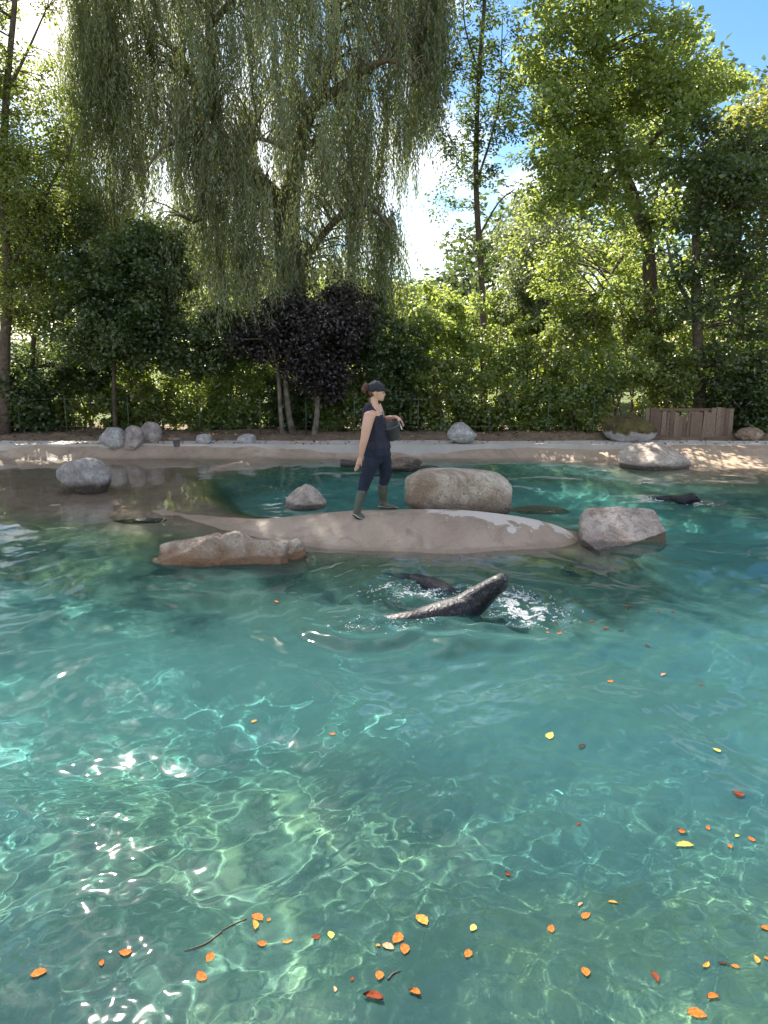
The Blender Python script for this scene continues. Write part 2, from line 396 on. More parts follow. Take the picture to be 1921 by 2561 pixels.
dif = nt.nodes.new('ShaderNodeBsdfDiffuse'); dif.inputs[0].default_value = (0.15, 0.38, 0.36, 1)
ms = nt.nodes.new('ShaderNodeMixShader')
nt.links.new(math_n(nt, 'MULTIPLY', math_n(nt, 'MINIMUM', att.outputs['Fac'], 1.2), 0.095), ms.inputs[0])
nt.links.new(p.outputs[0], ms.inputs[1]); nt.links.new(dif.outputs[0], ms.inputs[2])
nt.links.new(ms.outputs[0], nt.nodes['Material Output'].inputs[0])
water = tag(link('water', me, m_water), kind='structure'); water.cycles.is_caustics_caster = True

# ------------------------------------------------------------------ solid-from-ellipsoids builder
def _ico(sub):
    bm = bmesh.new(); bmesh.ops.create_icosphere(bm, subdivisions=sub, radius=1.0)
    V = np.array([v.co[:] for v in bm.verts]); F = np.array([[v.index for v in f.verts] for f in bm.faces]); bm.free(); return V, F
ICO2 = _ico(2); ICO3 = _ico(3)

def hull(bm, ells):
    pts = []
    for c, r in ells:
        r = (r, r, r) if isinstance(r, (int, float)) else r
        for q in ICO2[0]: pts.append(bm.verts.new((c[0] + q[0] * r[0], c[1] + q[1] * r[1], c[2] + q[2] * r[2])))
    res = bmesh.ops.convex_hull(bm, input=pts)
    junk = [g for g in res['geom_interior'] + res['geom_unused'] if isinstance(g, bmesh.types.BMVert)]
    bmesh.ops.delete(bm, geom=list(set(junk)), context='VERTS')

def blob(name, chains, voxel, mats, parent=None, smooth=6, cuts=None, fn=None):
    "one continuous surface: hulls between consecutive ellipsoids of each chain, fused"
    bm = bmesh.new()
    for ch in chains:
        if len(ch) == 1: hull(bm, [ch[0]])
        for a, b in zip(ch, ch[1:]): hull(bm, [a, b])
    me = bpy.data.meshes.new(name); bm.to_mesh(me); bm.free()
    o = bpy.data.objects.new(name, me); COL.objects.link(o)
    r = o.modifiers.new('r', 'REMESH'); r.mode = 'VOXEL'; r.voxel_size = voxel
    s_ = o.modifiers.new('s', 'SMOOTH'); s_.iterations = smooth; s_.factor = 0.5
    dg = bpy.context.evaluated_depsgraph_get(); ev = o.evaluated_get(dg)
    out = bpy.data.meshes.new_from_object(ev); bpy.data.objects.remove(o); bpy.data.meshes.remove(me)
    if cuts:
        bm = bmesh.new(); bm.from_mesh(out)
        for co, no in cuts:
            bmesh.ops.bisect_plane(bm, geom=bm.verts[:] + bm.edges[:] + bm.faces[:], plane_co=co, plane_no=no, clear_outer=True)
            bmesh.ops.holes_fill(bm, edges=[e for e in bm.edges if e.is_boundary], sides=0)
        bm.to_mesh(out); bm.free()
    if fn:
        n = len(out.vertices); co = np.empty(n * 3, np.float32); out.vertices.foreach_get('co', co)
        co = fn(co.reshape(-1, 3).astype(float)); out.vertices.foreach_set('co', co.astype(np.float32).ravel())
    out.name = name
    return link(name, out, mats, parent)

def tube_np(pts, rad, sides=8, cap=True, wob=0.0, sub=4):
    "tapered tube through pts (list of Vector) -> V, F(quads)"
    P = np.array([list(q) for q in pts], float); r = np.array(rad, float)
    if sub > 1 and len(P) > 2:
        t = np.arange(len(P)); tt = np.linspace(0, len(P) - 1, (len(P) - 1) * sub + 1)
        Q = np.pad(P, ((1, 1), (0, 0)), mode='reflect', reflect_type='odd')
        out = []
        for a in tt:
            i = min(int(a), len(P) - 2); f = a - i; p0, p1, p2, p3 = Q[i], Q[i + 1], Q[i + 2], Q[i + 3]
            out.append(0.5 * ((2 * p1) + (-p0 + p2) * f + (2 * p0 - 5 * p1 + 4 * p2 - p3) * f ** 2 + (-p0 + 3 * p1 - 3 * p2 + p3) * f ** 3))
        r = np.interp(tt, t, r); P = np.array(out)
    n = len(P)
    T = np.gradient(P, axis=0); T /= np.linalg.norm(T, axis=1)[:, None] + 1e-9
    ref = np.array([0, 1, 0.01]) if abs(T[0][1]) < 0.9 else np.array([1, 0, 0.01])
    A = np.cross(T, ref); A /= np.linalg.norm(A, axis=1)[:, None] + 1e-9; B = np.cross(T, A)
    th = np.linspace(0, 2 * np.pi, sides, endpoint=False)
    rr = r[:, None] * (1 + wob * rng.normal(size=(n, sides)))
    V = P[:, None, :] + rr[..., None] * (np.cos(th)[None, :, None] * A[:, None, :] + np.sin(th)[None, :, None] * B[:, None, :])
    idx = np.arange(n * sides).reshape(n, sides); nx_ = np.roll(idx, -1, 1)
    F = np.stack([idx[:-1], nx_[:-1], nx_[1:], idx[1:]], -1).reshape(-1, 4)
    V = V.reshape(-1, 3)
    if cap:
        m = len(V); V = np.vstack([V, P[-1:], P[:1]])
        top = np.stack([idx[-1], nx_[-1], np.full(sides, m), np.full(sides, m)], -1)
        # caps as quads: pair neighbouring sides
        q = [(idx[-1][i], idx[-1][(i + 1) % sides], idx[-1][(i + 2) % sides], m) for i in range(0, sides - 1, 2)]
        q += [(idx[0][(i + 2) % sides], idx[0][(i + 1) % sides], idx[0][i], m + 1) for i in range(0, sides - 1, 2)]
        F = np.vstack([F, np.array(q)])
    return V, F

def join_np(parts):
    V, F, o = [], [], 0
    for v, f in parts: V.append(v); F.append(f + o); o += len(v)
    return np.vstack(V), np.vstack(F)

def box_np(x0, x1, y0, y1, z0, z1):
    V = np.array([(x0, y0, z0), (x1, y0, z0), (x1, y1, z0), (x0, y1, z0), (x0, y0, z1), (x1, y0, z1), (x1, y1, z1), (x0, y1, z1)], float)
    F = np.array([(3, 2, 1, 0), (4, 5, 6, 7), (0, 1, 5, 4), (1, 2, 6, 5), (2, 3, 7, 6), (3, 0, 4, 7)]); return V, F

# ------------------------------------------------------------------ trees and shrubs
def leaves_np(centres, per, r, L, W, rg, flat=0.75, droop=0.3, shell=0.45):
    "diamond leaves spread through the clumps; centres (n,3), r (n,)"
    n = len(centres); c = np.repeat(centres, per, 0); rr = np.repeat(r, per)
    d = rg.normal(size=(n * per, 3)); d /= np.linalg.norm(d, axis=1)[:, None]
    u = rg.uniform(0, 1, n * per) ** shell
    pos = c + d * (rr * u)[:, None] * np.array([1, 1, flat])
    ax = d * 0.8 + rg.normal(size=d.shape) * 0.8; ax[:, 2] = ax[:, 2] * 0.6 - droop; ax /= np.linalg.norm(ax, axis=1)[:, None]
    nm = rg.normal(size=d.shape) * 0.7 + np.array([0, 0, 0.8]) + d * 0.4
    sd = np.cross(ax, nm); sd /= np.linalg.norm(sd, axis=1)[:, None] + 1e-9
    l = L * rg.uniform(.6, 1.25, n * per)[:, None]; w = W * rg.uniform(.7, 1.2, n * per)[:, None]
    nn = np.cross(sd, ax)
    A = pos - ax * l * .5; B = pos + sd * w * .5 - ax * l * .08 + nn * w * .12; C = pos + ax * l * .5; E = pos - sd * w * .5 - ax * l * .08 + nn * w * .12
    V = np.stack([A, B, C, E], 1).reshape(-1, 3); F = np.arange(len(V)).reshape(-1, 4); return V, F

m_bark = plain('grey brown bark', (0.10, 0.075, 0.055), 0.9, 0.45, 14, bmp=0.9)
m_bark_pale = plain('mottled pale bark', (0.13, 0.105, 0.08), 0.9, 0.75, 6, bmp=0.8)
m_bark_will = plain('willow bark', (0.12, 0.095, 0.06), 0.9, 0.4, 8, bmp=1.0)
LM = {
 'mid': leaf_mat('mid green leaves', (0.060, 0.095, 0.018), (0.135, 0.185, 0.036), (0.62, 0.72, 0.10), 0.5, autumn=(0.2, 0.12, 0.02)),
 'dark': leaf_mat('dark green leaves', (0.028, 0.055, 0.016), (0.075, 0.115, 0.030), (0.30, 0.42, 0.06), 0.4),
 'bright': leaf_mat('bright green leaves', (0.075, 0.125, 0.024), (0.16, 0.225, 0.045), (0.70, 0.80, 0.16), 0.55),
 'willow': leaf_mat('willow leaves', (0.080, 0.105, 0.048), (0.165, 0.20, 0.085), (0.56, 0.62, 0.20), 0.45, 0.6, autumn=(0.25, 0.14, 0.03)),
 'purple': leaf_mat('dark purple leaves', (0.018, 0.013, 0.013), (0.040, 0.030, 0.027), (0.09, 0.04, 0.04), 0.3),
 'pale': leaf_mat('pale grey green leaves', (0.11, 0.14, 0.07), (0.20, 0.24, 0.12), (0.50, 0.56, 0.20), 0.45),
 'gold': leaf_mat('yellow green leaves', (0.10, 0.13, 0.03), (0.20, 0.22, 0.05), (0.55, 0.55, 0.08), 0.5),
 'wood': leaf_mat('far wood leaves', (0.035, 0.055, 0.020), (0.08, 0.11, 0.035), (0.22, 0.30, 0.06), 0.35, 0.2),
}
# places that the sun reaches: clumps over them are thinned out (ground rectangle, share removed)
SUNNY = [(-4.6, -2.0, 14.2, 16.4, .4), (0.8, 7.0, 14.0, 16.4, .45), (3.0, 9.5, 12.8, 15.3, .82), (-7.5, -5.2, 14.2, 15.6, .5), (-3.6, -2.4, 13.6, 15.0, .6), (-1.6, -.5, 8.2, 9.3, .35), (-3.2, -0.9, 6.0, 7.6, .35)]
def sun_thin(P, rg):
    P = np.asarray(P, float); t = P[:, 2] / sun_dir.z
    gx_ = P[:, 0] - sun_dir.x * t; gy_ = P[:, 1] - sun_dir.y * t
    keep = np.ones(len(P), bool); u = rg.uniform(0, 1, len(P))
    for x0, x1, y0, y1, pr in SUNNY: keep &= ~((gx_ > x0) & (gx_ < x1) & (gy_ > y0) & (gy_ < y1) & (u < pr))
    return keep

def crown_points(ells, n, rg, mask=None):
    "clump centres: ells = [(centre, (rx,ry,rz), weight)]"
    w = np.array([e[2] for e in ells], float); w /= w.sum(); out = []
    for (c, r, _), k in zip(ells, rg.multinomial(n, w)):
        d = rg.normal(size=(k, 3)); d /= np.linalg.norm(d, axis=1)[:, None]
        u = rg.uniform(0, 1, k) ** 0.42
        out.append(np.array(c)[None] + d * u[:, None] * np.array(r)[None])
    P = np.vstack(out)
    return P[sun_thin(P, rg)]

def near_skel(skel, q):
    best = None
    for s_ in skel:
        for i in range(len(s_)):
            pnt = s_[i]
            if pnt[2] > q[2] + 0.6: continue
            dd = (pnt[0] - q[0]) ** 2 + (pnt[1] - q[1]) ** 2 + 1.5 * (pnt[2] - q[2]) ** 2
            if best is None or dd < best[0]: best = (dd, pnt)
    return best[1] if best else skel[0][-1]

def dens(poly, k=5):
    out = []
    for a, b in zip(poly, poly[1:]):
        for i in range(k): out.append(Vector(a).lerp(Vector(b), i / k))
    out.append(Vector(poly[-1])); return out

def tree(name, label, limbs, ells, nclump, per, cr, L, W, mat, bark, seed, cat='tree', group=None, flat=0.75, droop=0.3, mask=None, twig=0.022):
    "limbs = [(list of points, radius at base, radius at tip)]; limbs[0] is the trunk"
    rg = np.random.default_rng(seed)
    base = limbs[0][0][0]
    t = empty(name, base, label, cat, group)
    parts = []
    for pts, r0, r1 in limbs:
        k = len(pts); parts.append(tube_np(pts, [r0 + (r1 - r0) * (i / (k - 1)) ** 0.8 for i in range(k)], 10, wob=0.05))
    V, F = join_np(parts[:1]); link('trunk', np_mesh('trunk', V, F), bark, t)
    for v, f in parts[1:]: link('limb', np_mesh('limb', v, f), bark, t)
    P = crown_points(ells, nclump, rg, mask)
    if twig:
        skel = [dens(l[0]) for l in limbs]; tw = []
        for q in P:
            a = near_skel(skel, q); q = Vector(q)
            mid = a.lerp(q, 0.55) + Vector((rg.normal() * .1, rg.normal() * .1, 0.12 * (q - a).length))
            tw.append(tube_np([a, mid, q], [twig, twig * .6, twig * .25], 4, cap=False, sub=2))
        V, F = join_np(tw); tag(link('branches', np_mesh('branches', V, F), bark, t), kind='stuff')
    r = cr * rg.uniform(.65, 1.3, len(P))
    V, F = leaves_np(P, per, r, L, W, rg, flat, droop)
    V[:, 2] = np.maximum(V[:, 2], 0.25)
    tag(link('crown', np_mesh('crown', V, F), mat, t, smooth=False), kind='stuff')
    return t

def DL(Y, *pts): return [D_at(u, v, Y + (rest[0] if rest else 0)) for u, v, *rest in pts]
def EL(u, v, Y, ru, rv, rd, w=1.0):
    c = D_at(u, v, Y); m = 1.0 / ((FPX / K) / math.hypot(Y, CAM_H - c.z)); return ((c.x, c.y, c.z), (ru * m, rd, rv * m), w)
def grounded(pts, z=0.28):
    pts[0].z = min(pts[0].z, z) - 0.05 if pts[0].z > z - 0.4 else z - 0.05
    pts[0].z = z - 0.05; return pts

# 1 big right-hand tree
tree('broadleaf_tree', 'tallest leafy tree right of centre with dark crooked trunk, top against blue sky',
     [(grounded(DL(19, (1425, 940), (1418, 780), (1405, 640), (1395, 500), (1350, 380), (1318, 270), (1295, 190), (1300, 60), (1290, -120))), .24, .05),
      (DL(19, (1397, 520), (1350, 430, -.4), (1300, 400, -.8)), .09, .03), (DL(19, (1318, 270), (1275, 200, .3), (1225, 130, .6)), .08, .02),
      (DL(19, (1350, 380), (1430, 280, .3), (1500, 215, .5), (1590, 200, .8)), .09, .02), (DL(19, (1395, 500), (1340, 560, -.5), (1295, 640, -.8)), .07, .02),
      (DL(19, (1300, 60), (1380, -20), (1450, -60)), .06, .02)],
     [EL(1300, 60, 19, 165, 190, 1.9, 1.5), EL(1400, 200, 19, 120, 150, 1.8, 1.1), EL(1200, 290, 18.6, 95, 190, 1.6, 1.1), EL(1290, 450, 18.7, 190, 150, 1.7, 1.6),
      EL(1480, 200, 19.4, 110, 45, 1.2, .45), EL(1420, 480, 19.2, 140, 160, 1.6, 1.1), EL(1270, -160, 19, 120, 130, 1.6, .8), EL(1210, 610, 18.2, 110, 100, 1.0, .6)],
     470, 150, .48, .12, .08, LM['bright'], m_bark, 21)
# 2 right-hand dark tree
tree('broadleaf_tree', 'dense dark green tree filling the right edge above the wooden palisade',
     [(grounded(DL(17.6, (1515, 930), (1508, 760), (1503, 520), (1520, 350))), .17, .06), (DL(17.6, (1508, 600), (1560, 480), (1620, 380)), .07, .02), (DL(17.6, (1506, 680), (1460, 600), (1440, 520)), .06, .02)],
     [EL(1560, 430, 17.8, 140, 150, 1.5, 1.3), EL(1600, 640, 17.4, 120, 140, 1.3, 1.2), EL(1470, 640, 17.6, 80, 90, 1.0, .7), EL(1640, 330, 18.5, 90, 60, 1.3, .5), EL(1600, 820, 17.3, 100, 110, .8, 1.0)],
     290, 140, .45, .11, .08, LM['dark'], m_bark, 22)
# 3 slim airy tree
tree('slender_tree', 'slim airy tree with thin straight dark trunk, just right of the weeping willow',
     [(grounded(DL(19.6, (1046, 940), (1042, 640), (1028, 400), (1034, 170), (1048, -20), (1050, -200))), .10, .03), (DL(19.6, (1028, 400), (1075, 240), (1085, 60)), .035, .012),
      (DL(19.6, (1030, 520), (1075, 440), (1110, 410)), .035, .012), (DL(19.6, (1040, 170), (1005, 60), (1000, -60)), .03, .01)],
     [EL(1030, 100, 19.6, 90, 260, 1.0, 1.6), EL(1020, 480, 19.5, 90, 120, 1.0, 1.6), EL(1040, -120, 19.6, 70, 120, .9, .5), EL(1000, 330, 19.6, 70, 90, .8, .7), EL(1075, 330, 19.8, 50, 160, .8, .8)],
     330, 70, .30, .10, .055, LM['dark'], m_bark, 23, twig=.012)
# 4 pale birch-like tree behind
tree('birch_tree', 'pale grey-green drooping tree far behind, left of the tall right tree',
     [(grounded(DL(24, (1190, 930), (1185, 700), (1180, 480))), .14, .04)],
     [EL(1175, 530, 24, 95, 110, 1.7, 1.3), EL(1160, 640, 23.5, 80, 80, 1.3, .7)],
     140, 120, .5, .12, .06, LM['pale'], m_bark_pale, 24, droop=.9)
# 5 golden far tree
tree('far_tree', 'yellow-green tree far back at the right edge, under the blue sky',
     [(grounded(DL(30, (1650, 900), (1648, 600), (1645, 340))), .22, .06)],
     [EL(1655, 330, 30, 95, 110, 2.6, 1)], 150, 120, .75, .17, .11, LM['gold'], m_bark, 25)
# 6 far left tall tree
tree('left_tree', 'tall thin-leaved tree with its straight trunk at the left edge of the picture',
     [(grounded(DL(16.6, (12, 952), (10, 760), (18, 620), (8, 420), (14, 200), (32, 0), (40, -220))), .14, .04), (DL(16.6, (20, 590), (70, 480), (120, 380), (150, 330)), .05, .015),
      (DL(16.6, (14, 200), (55, 120), (100, 20)), .045, .015), (DL(16.6, (12, 420), (-60, 250), (-90, 80)), .06, .02)],
     [EL(50, 420, 16.6, 120, 110, 1.3, 1.2), EL(60, 610, 16.8, 110, 90, 1.2, 1.0), EL(-40, 150, 16.6, 90, 200, 1.3, .8), EL(60, -130, 16.6, 130, 110, 1.5, .6), EL(85, 240, 16.9, 60, 120, .9, .4)],
     480, 85, .36, .085, .05, LM['mid'], m_bark, 26, twig=.014)
tree('added_side_tree', 'full green tree added out of view at left to block sky reflections on water',  # unseen tree, added to keep bright sky reflections off the left water
     [([Vector((-12.5, 18, .23)), Vector((-12.4, 18, 4)), Vector((-12.6, 18, 9))], .2, .06)],
     [((-12.2, 18.3, 7.5), (2.6, 2.2, 4.2), 1)], 260, 100, .7, .15, .10, LM['mid'], m_bark, 36)
tree('left_tree', 'leaning forked tree just right of the left-edge trunk, in front of bright foliage',
     [(grounded(DL(17.4, (62, 945), (70, 760), (85, 680), (112, 600), (130, 470))), .07, .03), (DL(17.4, (85, 680), (60, 600), (40, 520)), .035, .012), (DL(17.4, (112, 600), (150, 560), (190, 545)), .03, .01)],
     [EL(100, 500, 17.6, 120, 90, 1.1, 1), EL(70, 780, 17.6, 100, 90, .9, 1.1)], 150, 100, .38, .085, .055, LM['dark'], m_bark, 27, twig=.014)
# 7 dark rounded tree
tree('round_tree', 'dark rounded tree with a thin trunk, behind the cluster of three boulders',
     [(grounded(DL(17, (249, 925), (246, 820), (252, 700), (265, 560))), .055, .03), (DL(17, (249, 720), (330, 640), (370, 590)), .03, .012), (DL(17, (249, 740), (190, 660), (150, 630)), .03, .012)],
     [EL(275, 620, 17, 125, 110, 1.5, 1.5), EL(240, 720, 16.9, 150, 75, 1.4, 1.2), EL(340, 700, 17.1, 95, 80, 1.2, .9), EL(310, 540, 17.2, 70, 60, 1.0, .5), EL(425, 760, 16.9, 80, 60, .9, .6)],
     330, 160, .38, .10, .07, LM['dark'], m_bark, 28, twig=.014)
# 8 purple-leaved tree, three bare lower stems
tree('purple_tree', 'dark purple-leaved tree with several bare stems, left of the woman',
     [(grounded(DL(16.5, (634, 946), (622, 880), (618, 800), (640, 700))), .085, .04), (grounded(DL(16.4, (612, 948), (606, 890), (600, 800), (580, 720))), .06, .03),
      (grounded(DL(16.3, (678, 952), (686, 880), (682, 800), (700, 720))), .07, .035)],
     [EL(675, 735, 16.7, 105, 95, 1.2, 1.4), EL(560, 740, 16.8, 60, 40, 1.0, .35), EL(745, 690, 16.9, 60, 80, 1.1, .6), EL(620, 690, 17.0, 80, 40, .9, .4), EL(700, 820, 16.7, 60, 45, .8, .4),],
     270, 120, .34, .085, .06, LM['purple'], m_bark_pale, 29, twig=.014)

# 9 weeping willow
def willow():
    rg = np.random.default_rng(31)
    YW = 19.0
    limbs = [(grounded(DL(YW, (672, 930), (655, 800), (632, 640), (622, 520), (618, 440))), .42, .30),
             (DL(YW, (618, 450), (560, 392, -.3), (505, 350, -.5), (475, 290, -.5), (462, 200), (452, 60), (450, -140), (440, -330)), .24, .05),
             (DL(YW, (620, 460), (640, 350, .3), (670, 240, .5), (715, 130, .6), (730, -20), (735, -240)), .26, .05),
             (DL(YW, (462, 250), (420, 170, .4), (360, 90, .9), (290, 60, 1.2), (235, 110, 1.3)), .12, .03),
             (DL(YW, (505, 350), (420, 300, -1), (350, 320, -1.8), (310, 380, -2)), .09, .02),
             (DL(YW, (670, 240), (760, 170, -.8), (840, 130, -1.4), (900, 170, -1.7)), .12, .03),
             (DL(YW, (632, 600), (720, 480, -.8), (790, 440, -1.2), (850, 500, -1.3)), .12, .03),
             (DL(YW, (450, 60), (540, -40, -1), (600, -60, -1.5)), .08, .02), (DL(YW, (640, 330), (560, 300, -1.0), (520, 330, -1.5)), .07, .02),
             (DL(YW, (730, -20), (830, -80, .4), (910, -40, .6)), .08, .02), (DL(YW, (462, 330), (440, 420, -.8), (420, 480, -1.2)), .06, .02)]
    t = empty('weeping_willow', limbs[0][0][0], 'huge weeping willow with a thick forked trunk and long hanging curtains of leaves', 'tree')
    for i, (pts, r0, r1) in enumerate(limbs):
        k = len(pts); V, F = tube_np(pts, [r0 + (r1 - r0) * (j / (k - 1)) ** .8 for j in range(k)], 12, wob=.05)
        link('trunk' if i == 0 else 'limb', np_mesh('limb', V, F), m_bark_will, t)
    bu = [120, 200, 300, 360, 400, 470, 540, 620, 700, 760, 800, 850, 880, 900, 930, 960]
    bv = [420, 520, 560, 680, 700, 690, 660, 640, 620, 720, 740, 680, 600, 380, 280, 150]
    gaps = [(335, 430, 34, 45), (575, 365, 28, 26), (905, 470, 50, 75), (610, 480, 20, 30), (700, 500, 30, 30), (100, 60, 60, 110), (845, 400, 20, 35)]
    skel = [dens(l[0], 6) for l in limbs]
    tw, LV = [], []
    ncl = 0
    while ncl < 1180:
        u = rg.uniform(118, 962); vb = np.interp(u, bu, bv)
        v = -330 + (vb + 330) * rg.uniform(0, 1) ** 0.85 - 60
        if any(((u - g[0]) / g[2]) ** 2 + ((v + 70 - g[1]) / (g[3] + 60)) ** 2 < 1 for g in gaps) and rg.uniform() < .93: continue
        edge = abs(u - 545) / 420
        Yc = YW + rg.normal() * 1.5 * max(.35, 1 - edge * .7)
        q = D_at(u, v, Yc); lowz = D_at(u, vb, Yc).z
        ln = min(rg.uniform(.9, 2.6), q.z - lowz + .25)
        if ln < .35: continue
        if not sun_thin([q], rg)[0]: continue
        ncl += 1
        a = near_skel(skel, q + Vector((0, 0, 0)))
        if (q - a).length < 1.7:
            mid = a.lerp(q, .6) + Vector((0, 0, .25 + .1 * (q - a).length))
            tw.append(tube_np([a, mid, q], [.022, .014, .005], 4, cap=False, sub=3))
        k = int(rg.integers(5, 22)); spread = rg.uniform(.08, .34); wind = rg.normal(size=2) * .16
        for j in range(k):
            off = rg.normal(size=2) * spread; l = ln * rg.uniform(.55, 1.1)
            m = max(4, int(l / .058)); tt = np.linspace(0, 1, m)
            sway = rg.normal(size=2) * .09 + wind
            P = np.stack([q.x + off[0] * (.4 + .6 * tt) + sway[0] * tt ** 2, q.y + off[1] * (.4 + .6 * tt) + sway[1] * tt ** 2, q.z + rg.uniform(-.15, .15) - l * tt], -1)
            P += rg.normal(size=P.shape) * .012
            LV.append(P)
    P = np.vstack(LV); n = len(P)
    th = rg.uniform(0, 2 * np.pi, n); tilt = rg.uniform(.1, .75, n)
    ax = np.stack([np.cos(th) * np.sin(tilt), np.sin(th) * np.sin(tilt), -np.cos(tilt)], -1)
    sd = np.cross(ax, rg.normal(size=(n, 3))); sd /= np.linalg.norm(sd, axis=1)[:, None]
    l = rg.uniform(.08, .15, n)[:, None]; w = rg.uniform(.018, .032, n)[:, None]
    V = np.stack([P, P + ax * l * .45 + sd * w * .5, P + ax * l, P + ax * l * .45 - sd * w * .5], 1).reshape(-1, 3)
    tag(link('hanging_foliage', np_mesh('hanging_foliage', V, np.arange(len(V)).reshape(-1, 4)), LM['willow'], t, smooth=False), kind='stuff')
    V, F = join_np(tw); tag(link('branches', np_mesh('branches', V, F), m_bark_will, t), kind='stuff')
willow()

# shrubs of the hedge, one by one
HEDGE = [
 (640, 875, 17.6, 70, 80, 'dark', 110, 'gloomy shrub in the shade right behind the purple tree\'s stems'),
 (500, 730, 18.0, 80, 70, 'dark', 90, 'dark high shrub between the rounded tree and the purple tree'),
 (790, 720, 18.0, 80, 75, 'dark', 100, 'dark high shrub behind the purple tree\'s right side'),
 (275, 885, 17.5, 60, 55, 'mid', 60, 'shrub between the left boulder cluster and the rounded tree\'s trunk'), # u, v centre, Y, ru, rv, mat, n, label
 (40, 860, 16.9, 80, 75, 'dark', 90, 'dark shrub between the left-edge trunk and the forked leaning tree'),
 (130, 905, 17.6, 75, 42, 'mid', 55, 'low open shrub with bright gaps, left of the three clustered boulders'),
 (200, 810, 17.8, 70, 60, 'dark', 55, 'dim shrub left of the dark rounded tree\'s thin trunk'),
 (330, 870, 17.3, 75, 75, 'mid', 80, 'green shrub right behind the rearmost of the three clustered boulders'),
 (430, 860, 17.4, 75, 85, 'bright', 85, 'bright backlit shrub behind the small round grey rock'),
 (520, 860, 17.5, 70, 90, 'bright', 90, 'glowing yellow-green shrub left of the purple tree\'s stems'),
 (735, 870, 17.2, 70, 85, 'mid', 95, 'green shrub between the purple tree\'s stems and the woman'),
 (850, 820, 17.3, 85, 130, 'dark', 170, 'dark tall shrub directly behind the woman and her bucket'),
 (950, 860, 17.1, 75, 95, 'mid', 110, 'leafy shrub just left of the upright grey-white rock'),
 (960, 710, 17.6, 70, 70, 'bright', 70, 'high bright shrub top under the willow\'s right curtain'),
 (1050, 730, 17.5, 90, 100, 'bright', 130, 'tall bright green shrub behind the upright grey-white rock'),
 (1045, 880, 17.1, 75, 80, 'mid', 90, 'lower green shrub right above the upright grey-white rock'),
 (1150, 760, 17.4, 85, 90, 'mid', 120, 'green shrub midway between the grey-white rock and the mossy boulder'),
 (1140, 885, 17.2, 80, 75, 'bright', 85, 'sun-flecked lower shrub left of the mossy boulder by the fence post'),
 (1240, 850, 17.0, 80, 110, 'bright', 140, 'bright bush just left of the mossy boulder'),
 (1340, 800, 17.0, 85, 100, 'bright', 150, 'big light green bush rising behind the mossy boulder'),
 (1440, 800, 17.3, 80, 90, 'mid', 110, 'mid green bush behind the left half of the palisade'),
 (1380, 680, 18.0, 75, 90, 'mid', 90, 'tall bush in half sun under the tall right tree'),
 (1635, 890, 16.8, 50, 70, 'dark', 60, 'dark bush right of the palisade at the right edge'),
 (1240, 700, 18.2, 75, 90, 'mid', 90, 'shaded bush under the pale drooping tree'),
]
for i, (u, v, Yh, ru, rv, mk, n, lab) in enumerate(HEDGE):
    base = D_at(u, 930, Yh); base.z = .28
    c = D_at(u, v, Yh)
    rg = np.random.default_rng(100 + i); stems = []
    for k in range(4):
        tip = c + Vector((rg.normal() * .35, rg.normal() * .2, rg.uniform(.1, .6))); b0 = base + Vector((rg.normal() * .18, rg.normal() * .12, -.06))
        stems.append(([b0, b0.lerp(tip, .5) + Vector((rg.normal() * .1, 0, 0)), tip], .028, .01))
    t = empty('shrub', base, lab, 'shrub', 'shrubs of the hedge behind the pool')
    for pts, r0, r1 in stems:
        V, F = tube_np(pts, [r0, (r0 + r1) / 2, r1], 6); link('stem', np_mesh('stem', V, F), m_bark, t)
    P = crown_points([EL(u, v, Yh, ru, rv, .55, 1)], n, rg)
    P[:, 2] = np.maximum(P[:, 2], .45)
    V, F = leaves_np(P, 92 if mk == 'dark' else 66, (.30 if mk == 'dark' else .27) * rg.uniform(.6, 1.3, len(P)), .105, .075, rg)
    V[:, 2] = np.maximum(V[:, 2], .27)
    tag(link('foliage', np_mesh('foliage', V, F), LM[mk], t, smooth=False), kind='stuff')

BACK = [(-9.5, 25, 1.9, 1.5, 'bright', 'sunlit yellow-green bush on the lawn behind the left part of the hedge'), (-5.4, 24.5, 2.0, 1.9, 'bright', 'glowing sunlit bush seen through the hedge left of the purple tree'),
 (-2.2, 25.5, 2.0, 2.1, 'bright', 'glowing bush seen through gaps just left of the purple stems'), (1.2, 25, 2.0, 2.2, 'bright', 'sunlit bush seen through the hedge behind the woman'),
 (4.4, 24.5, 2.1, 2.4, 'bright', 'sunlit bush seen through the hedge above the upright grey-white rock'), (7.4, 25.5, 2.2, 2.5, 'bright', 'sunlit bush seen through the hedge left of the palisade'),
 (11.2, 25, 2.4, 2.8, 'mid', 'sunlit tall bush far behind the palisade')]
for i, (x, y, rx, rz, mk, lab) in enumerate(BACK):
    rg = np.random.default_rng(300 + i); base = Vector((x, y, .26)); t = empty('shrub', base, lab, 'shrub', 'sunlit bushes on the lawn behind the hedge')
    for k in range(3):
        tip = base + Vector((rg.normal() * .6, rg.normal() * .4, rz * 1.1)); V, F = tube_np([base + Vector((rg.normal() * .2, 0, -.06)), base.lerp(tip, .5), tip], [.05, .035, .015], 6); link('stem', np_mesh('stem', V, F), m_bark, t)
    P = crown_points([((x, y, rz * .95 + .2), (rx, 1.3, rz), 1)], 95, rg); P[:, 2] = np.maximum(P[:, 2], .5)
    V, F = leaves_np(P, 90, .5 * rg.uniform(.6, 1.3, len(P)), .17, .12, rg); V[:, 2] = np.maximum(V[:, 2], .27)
    tag(link('foliage', np_mesh('foliage', V, F), LM[mk], t, smooth=False), kind='stuff')

